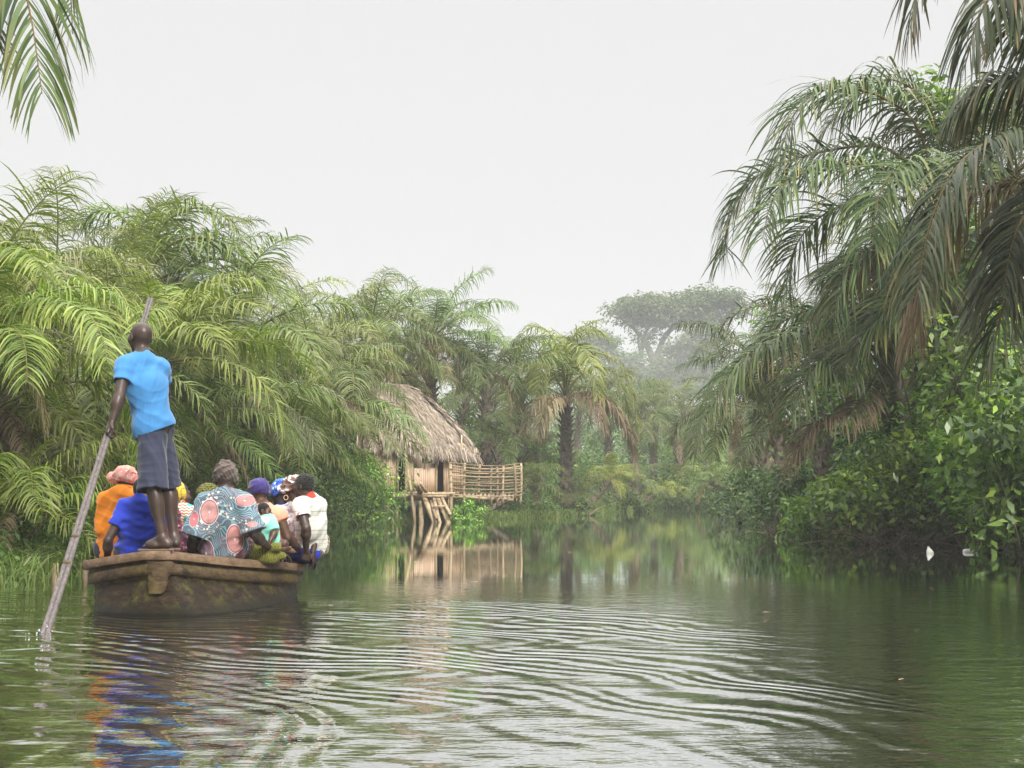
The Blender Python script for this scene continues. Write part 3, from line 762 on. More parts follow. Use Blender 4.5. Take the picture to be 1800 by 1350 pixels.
# cloth and skin
def cloth_mat(name, col, rough=.8, weave=.12, sheen=.2, var=.12):
    m, t, out = new_mat(name)
    tc = t.nodes.new('ShaderNodeTexCoord'); nz = N(t, 'ShaderNodeTexNoise'); nz.inputs['Scale'].default_value = 7; nz.inputs['Detail'].default_value = 5
    t.links.new(tc.outputs['Object'], nz.inputs['Vector'])
    c = mix_rgb(t, nz.outputs[0], tuple(v * (1 - var) for v in col), tuple(min(1, v * (1 + var)) for v in col))
    p = N(t, 'ShaderNodeBsdfPrincipled'); p.inputs['Roughness'].default_value = rough; p.inputs['Specular IOR Level'].default_value = .2
    p.inputs['Sheen Weight'].default_value = sheen; t.links.new(c, p.inputs['Base Color'])
    n2 = N(t, 'ShaderNodeTexNoise'); n2.inputs['Scale'].default_value = 260; t.links.new(tc.outputs['Object'], n2.inputs['Vector'])
    b = N(t, 'ShaderNodeBump'); b.inputs['Strength'].default_value = weave; b.inputs['Distance'].default_value = .002
    t.links.new(n2.outputs[0], b.inputs['Height']); t.links.new(b.outputs[0], p.inputs['Normal']); t.links.new(p.outputs[0], out.inputs[0])
    return m
def skin_mat(name, a, b_, rough=.42):
    m, t, out = new_mat(name)
    tc = t.nodes.new('ShaderNodeTexCoord'); nz = N(t, 'ShaderNodeTexNoise'); nz.inputs['Scale'].default_value = 11; nz.inputs['Detail'].default_value = 6
    t.links.new(tc.outputs['Object'], nz.inputs['Vector'])
    cr = t.nodes.new('ShaderNodeValToRGB'); cr.color_ramp.elements[0].position = .35; cr.color_ramp.elements[0].color = rgb(a); cr.color_ramp.elements[1].position = .68; cr.color_ramp.elements[1].color = rgb(b_)
    t.links.new(nz.outputs[0], cr.inputs[0])
    p = N(t, 'ShaderNodeBsdfPrincipled'); p.inputs['Roughness'].default_value = rough; p.inputs['Specular IOR Level'].default_value = .45
    p.inputs['Subsurface Weight'].default_value = .04; p.inputs['Subsurface Radius'].default_value = (.01, .004, .002); p.inputs['Subsurface Scale'].default_value = .5
    t.links.new(cr.outputs[0], p.inputs['Base Color'])
    n2 = N(t, 'ShaderNodeTexNoise'); n2.inputs['Scale'].default_value = 90; n2.inputs['Detail'].default_value = 4; t.links.new(tc.outputs['Object'], n2.inputs['Vector'])
    b = N(t, 'ShaderNodeBump'); b.inputs['Strength'].default_value = .25; b.inputs['Distance'].default_value = .003
    t.links.new(n2.outputs[0], b.inputs['Height']); t.links.new(b.outputs[0], p.inputs['Normal']); t.links.new(p.outputs[0], out.inputs[0])
    return m
M['skin'] = skin_mat('dark brown skin', (.030, .017, .012), (.058, .034, .024), .40)
M['skin2'] = skin_mat('brown skin', (.060, .028, .017), (.105, .052, .032), .42)
M['eye'] = cloth_mat('eye', (.06, .05, .045), .15, 0, 0)
M['hair'] = cloth_mat('black hair', (.008, .007, .006), .7, .5, .2)
M['blue_tee'] = cloth_mat('sky blue jersey', (.050, .20, .44))
M['navy'] = cloth_mat('navy shorts cloth', (.024, .028, .052), .75)
M['royal'] = cloth_mat('royal blue jersey', (.020, .045, .42))
M['orange'] = cloth_mat('orange jersey', (.78, .24, .015))
M['peach'] = cloth_mat('peach cloth', (.80, .30, .20))
M['purple'] = cloth_mat('purple headwrap cloth', (.035, .026, .13))
M['taupe'] = cloth_mat('grey brown headwrap cloth', (.105, .080, .068))
M['mint'] = cloth_mat('mint jersey', (.22, .62, .50))
M['white'] = cloth_mat('white cloth', (.72, .72, .70))
M['red'] = cloth_mat('red rib knit', (.60, .05, .03))
M['gold'] = cloth_mat('gold', (.75, .55, .25), .3, 0, 0)
M['sole'] = cloth_mat('brown sandal rubber', (.13, .085, .055), .6)

class PT:
    "small node builder for printed cloth"
    def __init__(s, name):
        s.m, s.t, s.out = new_mat(name); s.co = s.t.nodes.new('ShaderNodeTexCoord').outputs['Object']
    def map(s, sc=(1, 1, 1), rot=(0, 0, 0), loc=(0, 0, 0)):
        n = s.t.nodes.new('ShaderNodeMapping'); n.inputs['Scale'].default_value = sc; n.inputs['Rotation'].default_value = rot; n.inputs['Location'].default_value = loc
        s.t.links.new(s.co, n.inputs[0]); return n.outputs[0]
    def math(s, op, a, b=None):
        n = N(s.t, 'ShaderNodeMath', operation=op)
        for i, v in enumerate((a, b)):
            if v is None: continue
            if isinstance(v, (int, float)): n.inputs[i].default_value = v
            else: s.t.links.new(v, n.inputs[i])
        return n.outputs[0]
    def xyz(s, v):
        n = s.t.nodes.new('ShaderNodeSeparateXYZ'); s.t.links.new(v, n.inputs[0]); return n.outputs
    def step(s, v, a, b=None):
        b = a + .02 if b is None else b
        n = N(s.t, 'ShaderNodeMapRange'); s.t.links.new(v, n.inputs['Value']); n.inputs['From Min'].default_value = a; n.inputs['From Max'].default_value = b; return n.outputs[0]
    def noise(s, v, sc, det=2):
        n = N(s.t, 'ShaderNodeTexNoise'); s.t.links.new(v, n.inputs['Vector']); n.inputs['Scale'].default_value = sc; n.inputs['Detail'].default_value = det; return n.outputs[0]
    def vor(s, v, sc, rand=1.0, feat='F1', out='Distance'):
        n = N(s.t, 'ShaderNodeTexVoronoi', feature=feat); s.t.links.new(v, n.inputs['Vector']); n.inputs['Scale'].default_value = sc; n.inputs['Randomness'].default_value = rand; return n.outputs[out]
    def mix(s, f, a, b): return mix_rgb(s.t, f, a, b)
    def dist(s, v, c):
        n = N(s.t, 'ShaderNodeVectorMath', operation='DISTANCE'); s.t.links.new(v, n.inputs[0]); n.inputs[1].default_value = c; return n.outputs['Value']
    def end(s, c, rough=.8):
        p = N(s.t, 'ShaderNodeBsdfPrincipled'); p.inputs['Roughness'].default_value = rough; p.inputs['Specular IOR Level'].default_value = .2; p.inputs['Sheen Weight'].default_value = .15
        s.t.links.new(c, p.inputs['Base Color']); s.t.links.new(p.outputs[0], s.out.inputs[0]); return s.m

def boubou_mat(medallions):
    "teal and grey print with large pink medallions at given object-space (x, z, rx, rz)"
    q = PT('printed cloth, pink medallions on teal'); v = q.map(); x = q.xyz(v)
    n1 = q.noise(v, 5, 1)
    wv = q.math('SINE', q.math('MULTIPLY', q.math('ADD', q.math('ADD', q.math('MULTIPLY', x[2], 1.0), q.math('MULTIPLY', x[0], .6)), q.math('MULTIPLY', n1, .5)), 190))
    c = q.mix(q.step(wv, -.3, .5), (.075, .10, .13), (.17, .29, .33))
    c = q.mix(q.math('MULTIPLY', q.step(q.noise(v, 9, 1), .5, .6), .6), c, (.16, .15, .19))
    d2 = q.vor(v, 27, .9)
    gate = q.step(q.noise(q.map((1, 1, 1), loc=(3, 1, 2)), 8, 1), .47, .53)
    c = q.mix(q.math('MULTIPLY', q.math('SUBTRACT', 1.0, q.step(d2, .40, .44)), gate), c, (.25, .045, .06))
    c = q.mix(q.math('MULTIPLY', q.math('SUBTRACT', 1.0, q.step(d2, .30, .34)), gate), c, (.42, .62, .58))
    for (mx_, mz_, rx, rz, col) in medallions:
        u = q.math('DIVIDE', q.math('SUBTRACT', x[0], mx_), rx); w_ = q.math('DIVIDE', q.math('SUBTRACT', x[2], mz_), rz)
        r = q.math('SQRT', q.math('ADD', q.math('MULTIPLY', u, u), q.math('MULTIPLY', w_, w_)))
        r = q.math('ADD', r, q.math('MULTIPLY', q.math('SUBTRACT', n1, .5), .25))
        c = q.mix(q.math('SUBTRACT', 1.0, q.step(r, 1.08, 1.11)), c, (.60, .50, .48))
        c = q.mix(q.math('SUBTRACT', 1.0, q.step(r, 1.0, 1.03)), c, (.16, .03, .045))
        an = q.math('SINE', q.math('MULTIPLY', q.math('ARCTAN2', u, w_), 34)); rg = q.math('SINE', q.math('MULTIPLY', r, 38))
        pk = q.mix(q.math('MULTIPLY', q.step(q.math('ADD', an, rg), .6, 1.2), .45), col, tuple(k * .45 for k in col))
        c = q.mix(q.math('SUBTRACT', 1.0, q.step(r, .93, .96)), c, pk)
        c = q.mix(q.math('SUBTRACT', 1.0, q.step(r, .10, .13)), c, (.45, .6, .6))
    return q.end(c)

def dots_mat(name, ground, spots, sc=60, th=.3, rot=(0, 0, .6), soft=.05):
    q = PT(name); d = q.vor(q.map(rot=rot), sc, .25); return q.end(q.mix(q.step(d, th, th + soft), spots, ground))
M['netting'] = dots_mat('yellow and black woven wrap', (.62, .46, .05), (.02, .018, .015), 75, .33)
M['olive'] = dots_mat('yellow and black spotted cloth', (.20, .20, .03), (.010, .014, .010), 105, .42)
M['olive2'] = dots_mat('olive patterned headwrap', (.12, .12, .015), (.03, .02, .012), 55, .4)
def waves_mat():
    q = PT('orange and white wave print'); v = q.map(); x = q.xyz(v)
    ph = q.math('ADD', q.math('MULTIPLY', x[2], 260), q.math('MULTIPLY', q.math('SINE', q.math('MULTIPLY', x[0], 150)), 1.1))
    c = q.mix(q.step(q.math('SINE', ph), -.1, .2), (.74, .66, .55), (.42, .10, .045))
    g = q.vor(q.map(loc=(.03, 0, .02)), 8, .8); c = q.mix(q.math('SUBTRACT', 1.0, q.step(g, .30, .32)), c, (.06, .36, .33))
    return q.end(c)
M['waves'] = waves_mat()
def paisley(name, a, b, c_, sc=22):
    q = PT(name); v = q.map(); n = q.noise(v, sc * .6, 3); d = q.vor(v, sc, 1)
    c = q.mix(q.step(n, .48, .52), a, b); c = q.mix(q.math('SUBTRACT', 1.0, q.step(d, .24, .28)), c, c_)
    return q.end(c)
M['burg'] = paisley('burgundy patterned wrap', (.16, .03, .04), (.05, .02, .035), (.42, .16, .18), 26)
M['pinkcap'] = paisley('salmon and white patterned cap', (.80, .30, .24), (.78, .42, .36), (.80, .70, .64), 34)
M['navyfl'] = paisley('navy and blue print', (.012, .014, .05), (.02, .03, .18), (.03, .12, .60), 16)
M['bluewrap'] = paisley('blue and white headwrap print', (.02, .07, .35), (.05, .18, .55), (.55, .60, .66), 20)
M['brownwrap'] = paisley('cream and brown headscarf print', (.60, .56, .52), (.16, .09, .07), (.66, .64, .62), 14)
M['lace'] = paisley('white lace shawl', (.62, .58, .58), (.34, .24, .27), (.70, .68, .67), 40)
def ring_cloth():
    q = PT('blue cloth with brown ring border'); v = q.map(); d = q.vor(v, 7, .9); n = q.noise(v, 12, 1)
    rings = q.step(q.math('SINE', q.math('MULTIPLY', d, 95)), .2, .4)
    brown = q.mix(rings, (.035, .02, .018), (.42, .34, .16))
    return q.end(q.mix(q.step(q.noise(q.map(loc=(1.3, 0, .4)), 3.2, 0), .50, .52), (.02, .04, .42), brown))
M['ringcloth'] = ring_cloth()
def polo_mat():
    q = PT('white striped polo jersey'); v = q.map(); x = q.xyz(v)
    c = q.mix(q.step(q.math('SINE', q.math('MULTIPLY', x[2], 150)), .90, .96), (.74, .73, .68), (.66, .54, .36))
    c = q.mix(q.step(q.math('SINE', q.math('ADD', q.math('MULTIPLY', x[2], 75), 1.3)), .95, .98), c, (.36, .46, .42))
    c = q.mix(q.step(q.math('SINE', q.math('MULTIPLY', q.math('ADD', x[0], q.math('MULTIPLY', x[1], .8)), 110)), .95, .98), c, (.42, .48, .50))
    return q.end(c)
M['polo'] = polo_mat()

def seated(c_neck, c_pel, face, sw=.36, bf=None, z=1.0, floor=.06, armL=None, armR=None, head=None, headf=None, **kw):
    "default seated skeleton; arms: (elbow, wrist)"
    nk, pel = sd(c_neck), sd(c_pel); f = nrm(np.array([face[0], face[1], 0])); r = np.array([f[1], -f[0], 0]); up = nrm(nk - pel)
    J = dict(pel=pel, chest=pel + (nk - pel) * .52, shR=nk + r * sw * .43 - up * .058 * z, shL=nk - r * sw * .43 - up * .058 * z)
    for q, sg in (('R', 1), ('L', -1)):
        s0 = J['sh' + q]; a = armR if q == 'R' else armL
        if a is None:
            e = s0 + (r * sg * .05 - f * .02 + np.array([0, 0, -.25])) * z; w_ = e + (f * .2 - r * sg * .06 + np.array([0, 0, -.03])) * z
        else: e, w_ = sd(a[0]), sd(a[1])
        J['el' + q], J['wr' + q] = e, w_
        hp = pel + r * sg * .085 * z; kn = hp + (f * .40 + r * sg * .05 + np.array([0, 0, .05])) * z
        an = kn + np.array([0, 0, -1]) * max(kn[2] - floor - .08, .1) - f * .04
        J['kn' + q], J['an' + q] = kn, an
    J['head'] = nk + (up * .135 + f * .01) * z if head is None else sd(head)
    J['bodyf'] = f
    return J

# ------------------------------------------------------------------ the boat
def algae_wood(name, cols, algae, dark):
    m, t, out = new_mat(name); L = t.links.new
    tc = t.nodes.new('ShaderNodeTexCoord')
    mp = t.nodes.new('ShaderNodeMapping'); mp.inputs['Scale'].default_value = (3, 3, 9); L(tc.outputs['Object'], mp.inputs[0])
    n1 = N(t, 'ShaderNodeTexNoise'); n1.inputs['Scale'].default_value = 3.2; n1.inputs['Detail'].default_value = 9; n1.inputs['Roughness'].default_value = .7; L(mp.outputs[0], n1.inputs['Vector'])
    cr = t.nodes.new('ShaderNodeValToRGB'); e = cr.color_ramp.elements; e[0].position = .34; e[0].color = rgb(cols[0]); e[1].position = .68; e[1].color = rgb(cols[2]); k = e.new(.5); k.color = rgb(cols[1])
    L(n1.outputs[0], cr.inputs[0])
    n2 = N(t, 'ShaderNodeTexNoise'); n2.inputs['Scale'].default_value = 4.5; n2.inputs['Detail'].default_value = 7; n2.inputs['Roughness'].default_value = .72; L(tc.outputs['Object'], n2.inputs['Vector'])
    s1 = N(t, 'ShaderNodeMapRange'); s1.inputs['From Min'].default_value = .50; s1.inputs['From Max'].default_value = .62; s1.inputs['To Max'].default_value = algae[1]; L(n2.outputs[0], s1.inputs['Value'])
    c = mix_rgb(t, s1.outputs[0], cr.outputs[0], algae[0])
    n3 = N(t, 'ShaderNodeTexNoise'); n3.inputs['Scale'].default_value = 2.1; n3.inputs['Detail'].default_value = 8; n3.inputs['Roughness'].default_value = .75
    mp3 = t.nodes.new('ShaderNodeMapping'); mp3.inputs['Location'].default_value = (4, 2, 1); mp3.inputs['Scale'].default_value = (1.6, 1.6, .7); L(tc.outputs['Object'], mp3.inputs[0]); L(mp3.outputs[0], n3.inputs['Vector'])
    s3 = N(t, 'ShaderNodeMapRange'); s3.inputs['From Min'].default_value = .50; s3.inputs['From Max'].default_value = .60; s3.inputs['To Max'].default_value = dark[1]; L(n3.outputs[0], s3.inputs['Value'])
    c = mix_rgb(t, s3.outputs[0], c, dark[0])
    sx = t.nodes.new('ShaderNodeSeparateXYZ'); L(tc.outputs['Object'], sx.inputs[0])
    wz = N(t, 'ShaderNodeMath', operation='MULTIPLY_ADD'); L(n2.outputs[0], wz.inputs[0]); wz.inputs[1].default_value = -.16; L(sx.outputs[2], wz.inputs[2])
    wm = N(t, 'ShaderNodeMapRange'); L(wz.outputs[0], wm.inputs['Value']); wm.inputs['From Min'].default_value = -.045; wm.inputs['From Max'].default_value = .02; wm.inputs['To Min'].default_value = .85; wm.inputs['To Max'].default_value = 0
    c = mix_rgb(t, wm.outputs[0], c, (.010, .009, .006))
    p = N(t, 'ShaderNodeBsdfPrincipled'); p.inputs['Roughness'].default_value = .7; p.inputs['Specular IOR Level'].default_value = .16; L(c, p.inputs['Base Color'])
    b = N(t, 'ShaderNodeBump'); b.inputs['Strength'].default_value = .9; b.inputs['Distance'].default_value = .012
    L(n2.outputs[0], b.inputs['Height'])
    b2 = N(t, 'ShaderNodeBump'); b2.inputs['Strength'].default_value = .5; b2.inputs['Distance'].default_value = .006; L(n1.outputs[0], b2.inputs['Height']); L(b.outputs[0], b2.inputs['Normal'])
    L(b2.outputs[0], p.inputs['Normal']); L(p.outputs[0], out.inputs[0]); return m
M['hull'] = algae_wood('weathered hull', [(.007, .005, .003), (.020, .013, .007), (.050, .032, .015)], ((.085, .085, .014), .7), ((.007, .006, .005), .95))
M['rub'] = algae_wood('weathered rubbing strake', [(.025, .017, .009), (.060, .040, .021), (.105, .072, .038)], ((.13, .10, .02), .5), ((.012, .010, .007), .85))
M['gunwale'] = algae_wood('worn gunwale plank', [(.08, .050, .029), (.155, .10, .062), (.235, .16, .10)], ((.14, .10, .05), .4), ((.06, .04, .025), .6))
M['deck'] = rough_mat('boat inside boards', [(.3, (.04, .03, .02)), (.7, (.11, .08, .05))], 6, (3, .6, 3), .9, .4, .01)
M['crust'] = rough_mat('crusted stern post', [(.3, (.03, .024, .016)), (.5, (.065, .052, .033)), (.75, (.13, .11, .075))], 45, (1, 1, 1), .95, 1.0, .03)
M['polewood'] = rough_mat('wet grey pole', [(.3, (.06, .05, .05)), (.55, (.13, .11, .105)), (.75, (.21, .18, .16))], 9, (6, 6, .6), .5, .5, .008)

G = [(-2.80, 11.41, .49), (-2.64, 11.41, .49), (-2.33, 12.1, .41), (-2.06, 12.75, .35), (-1.895, 13.45, .295), (-2.03, 14.3, .30), (-2.25, 15.4, .33), (-2.6, 16.6, .42), (-3.0, 17.5, .52),
     (-3.6, 16.7, .42), (-3.95, 15.5, .33), (-3.93, 14.2, .30), (-3.66, 13.0, .33), (-3.46, 12.15, .38), (-3.16, 11.75, .435)]
Wl = [(-2.75, 11.33), (-2.40, 11.28), (-2.12, 11.80), (-1.95, 12.55), (-1.93, 13.4), (-2.10, 14.2), (-2.35, 15.2), (-2.6, 16.3), (-3.0, 17.1), (-3.45, 16.4), (-3.75, 15.4), (-3.75, 14.2), (-3.55, 13.0), (-3.30, 11.78), (-3.05, 11.48)]
def make_boat():
    g_ = np.array(G); w_ = np.hstack([np.array(Wl), np.zeros((len(Wl), 1))]); n0 = len(g_)
    def dens(A, closed=True):
        n = len(A); out = []
        for i in range(n):
            a, b = A[i], A[(i + 1) % n]
            if i == 0: out += [a, a + (b - a) * .33, a + (b - a) * .67]; continue
            p, q = A[i - 1], A[(i + 2) % n]
            if i == 1: p = a - (b - a)
            if i == n - 1: q = b + (b - a) * .6
            for u in (0, .25, .5, .75):
                out.append(.5 * (2 * a + (b - p) * u + (2 * p - 5 * a + 4 * b - q) * u * u + (3 * a - p - 3 * b + q) * u ** 3))
        return np.array(out)
    Gd, Wd = dens(g_), dens(w_); n = len(Gd)
    tn = nrm(np.roll(Gd, -1, 0) - np.roll(Gd, 1, 0)); out_n = nrm(np.stack([tn[:, 1], -tn[:, 0], np.zeros(n)], 1))
    org = np.array([-2.9, 14.0, 0.0]); root = empty('wooden_boat', org); tag(root, 'weathered wooden boat with green algae stains and a brown plank gunwale, full of passengers', 'boat')
    rng = np.random.default_rng(5)
    def ringat(t, off=0.0, z=None):
        P = Gd + (Wd - Gd) * t; P = P + out_n * off
        if z is not None: P[:, 2] = z
        return P
    def loft(rows, name, mat, closed_v=False, smooth=False):
        R = np.array(rows); m = len(R); V = R.reshape(-1, 3); j = np.arange(n); j2 = (j + 1) % n; F = []
        for i in range(m if closed_v else m - 1):
            a, b = i * n, ((i + 1) % m) * n; F.append(np.stack([a + j, a + j2, b + j2, b + j], -1))
        return Acc().add(V, np.concatenate(F)).build(name, M[mat], root, smooth, org)
    def tz(dz): return np.clip(dz / Gd[:, 2], 0, 1)[:, None]
    def lev(dz, off):
        P = Gd + (Wd - Gd) * tz(dz) + out_n * off; P[:, 2] = Gd[:, 2] - dz; return P
    jit = lambda a: rng.normal(0, a, (n, 1)) * out_n
    # gunwale plank: a closed ring of rectangular section, with nicks
    loft([lev(0, .035) + jit(.002) , lev(.004, .042) + jit(.003), lev(.062, .042) + jit(.003), lev(.067, .036), lev(.067, -.05), lev(.0, -.055)], 'gunwale', 'gunwale', True)
    # joints in the plank
    for k, px in ((0, 298), (1, 481)):
        i = int(np.argmin(np.abs(Gd[:, 0] - [-2.64, -2.06][k]) + (Gd[:, 1] > 13.2) * 9)); p = Gd[i] + out_n[i] * .03
        Acc().add(*box(p + [0, 0, -.03], (.012, .035, .075), np.stack([tn[i], out_n[i], [0, 0, 1]], 1))).build('plank_joint', M['dark'], root, origin=org)
    # hull skin: recess, strake, groove, side, bottom
    b2 = Gd[:, 2] - .085
    loft([lev(.068, .0), lev(.09, -.012), lev(.10, .014) + jit(.002), lev(.175, .018) + jit(.002), lev(.18, -.02), lev(.20, -.026)], 'strake', 'rub', False)
    def low(t, off, zz):
        P = lev(.20, -.026) * (1 - t) + (Wd + out_n * 0) * t; P = P + out_n * off; P[:, 2] = (Gd[:, 2] - .20) * (1 - t) + zz * t; return P
    cen = np.array([-2.9, 14.2, 0])
    rows = [lev(.20, -.026)] + [low(t, 0, 0.0) + jit(.004) for t in (.15, .3, .45, .6, .75, .9, 1.0)]
    P = Wd.copy(); P[:, 2] = -.14; P = P + (cen - P) * np.array([.10, .06, 0]); rows.append(P)
    P2 = Wd.copy(); P2 = P2 + (cen - P2) * np.array([.6, .35, 0]); P2[:, 2] = -.26; rows.append(P2); P3 = np.tile(cen + [0, 0, -.28], (n, 1)); rows.append(P3)
    loft(rows, 'hull', 'hull', False, False)
    # inside skin and floor
    rows = [lev(.0, -.055), lev(.10, -.07), low(.5, -.08, 0.0), low(.92, -.10, 0.0)]
    fl = Wd + (cen - Wd) * np.array([.12, .08, 0]); fl[:, 2] = .035; rows.append(fl); rows.append(np.tile(cen + [0, 0, .035], (n, 1)))
    loft(rows, 'inner_hull', 'deck')
    # stern deck and post
    i = [k for k in range(n) if Gd[k, 1] < 12.02]
    ring_ = [k for k in range(n)]
    left = [k for k in range(n) if Gd[k, 1] < 12.1 and Gd[k, 0] < -2.75]; right = [k for k in range(n) if Gd[k, 1] < 12.1 and Gd[k, 0] >= -2.75]
    left.sort(key=lambda k: Gd[k, 1]); right.sort(key=lambda k: Gd[k, 1])
    dk = Acc(); m = min(len(left), len(right)); pl = [Gd[left[k]] + [0.03, .02, -.012] for k in range(m)]; pr = [Gd[right[k]] + [-.03, .02, -.012] for k in range(m)]
    V = []
    for a, b in zip(pl, pr): V += [a, b]
    V = np.array(V); F = [[2 * k, 2 * k + 1, 2 * k + 3, 2 * k + 2] for k in range(m - 1)]
    Vb = V - [0, 0, .03]; F2 = np.array(F) + len(V)
    dk.add(np.vstack([V, Vb]), np.vstack([F, F2, [[2 * m - 2, 2 * m - 1, 4 * m - 1, 4 * m - 2]]]))
    dk.build('stern_deck', M['deck'], root, origin=org)
    # post: crusted block below the gunwale at the stern
    pa = Acc(); zz = np.linspace(.425, .17, 9); V = []
    for k, z in enumerate(zz):
        u = (.49 - z) / .49; c0 = g_[0] + (w_[0] - g_[0]) * u; c1 = g_[1] + (w_[1] - g_[1]) * u; fr = .006 * (1 - k / 9.5)
        wx = 1 - .55 * (k / 8) ** 1.3
        c1 = c0 + (c1 - c0) * (wx if k > 3 else 1) * (1.0 if k < 3 else .85)
        for q, s_ in ((c0, 0), (c0 * .67 + c1 * .33, 1), (c0 * .33 + c1 * .67, 1), (c1, 0)):
            V.append([q[0] + rng.normal(0, .010), q[1] - .004 - fr * (.6 + s_ * .5) + rng.normal(0, .004) - .012, z])
        V.append([c1[0], c1[1] + .08, z]); V.append([c0[0], c0[1] + .08, z])
    F = []
    for k in range(8):
        for j in range(6): F.append([k * 6 + j, k * 6 + (j + 1) % 6, (k + 1) * 6 + (j + 1) % 6, (k + 1) * 6 + j])
    pa.add(np.array(V), np.array(F)); pa.build('stern_post', M['rub'], root, origin=org)
    # rounded cheek block on the gunwale face at the stern
    V, F = sdf_mesh([cone((-2.79, 11.42, .455), (-2.65, 11.42, .455), .045, .045, .0), plane_cut((0, 0, .488), (0, 0, 1)), plane_cut((0, 0, .42), (0, 0, -1))], .006)
    link(bpy.data.objects.new('stern_cap', mk_mesh('stern_cap', V - org, F, M['gunwale'], True)), root)
    # seats
    for y in (12.45, 13.2, 13.95, 14.8, 15.6):
        i1 = np.interp(y, [11.4, 12.1, 12.75, 13.5, 14.3, 15.4, 16.6], [-2.64, -2.33, -2.06, -1.895, -2.03, -2.25, -2.6]) - .07
        i0 = np.interp(y, [11.4, 11.75, 12.15, 13.0, 14.2, 15.5, 16.7], [-2.8, -3.16, -3.46, -3.66, -3.93, -3.95, -3.6]) + .07
        a = Acc().add(*box(((i0 + i1) / 2, y, .175), (i1 - i0, .24, .032))); a.build('seat_board', M['deck'], root, origin=org)
    return root
make_boat()

M['foam'] = cloth_mat('water spray', (.62, .66, .66), .15, 0, 0)
# the long pole, pushed down into the water
p0 = at(80, 1112, 10.0); p1 = at(187, 772, 11.28); dpole = (p1 - p0)
ptop = p0 + dpole * ((at(272, 518, 12.2)[2] - p0[2]) / dpole[2])
POLE = lambda t: p0 + (ptop - p0) * t
dp = nrm(ptop - p0)
def make_pole():
    a = Acc(); b = Acc(); org = p0 - dp * .6
    sd_ = nrm(np.cross(dp, [0, 1, 0])); rng = np.random.default_rng(3)
    for s_, acc in ((-1, a), (1, b)):
        t = np.linspace(0, 1, 26)[:, None]; P = (p0 - dp * .6) + (ptop - (p0 - dp * .6)) * t + sd_ * s_ * (.0165 * (1 - .35 * t)) + rng.normal(0, .0012, (26, 3))
        acc.add(*tube(P, np.interp(t[:, 0], [0, .25, 1], [.0205, .020, .013]), 8))
    root = a.build('punt_pole', M['polewood'], None, True, org); root.location = org
    b.build('second_shaft', M['polewood'], root, True, org)
    for u in (.17, .24, .62, .9):
        q = p0 + (ptop - p0) * u; Acc().add(*tube([q - dp * .012, q + dp * .012], .034 - .008 * u, 10)).build('binding', M['twig'], root, True, org)
    tag(root, 'long grey wooden pole of two bound shafts, dipped in the river', 'pole')
make_pole()

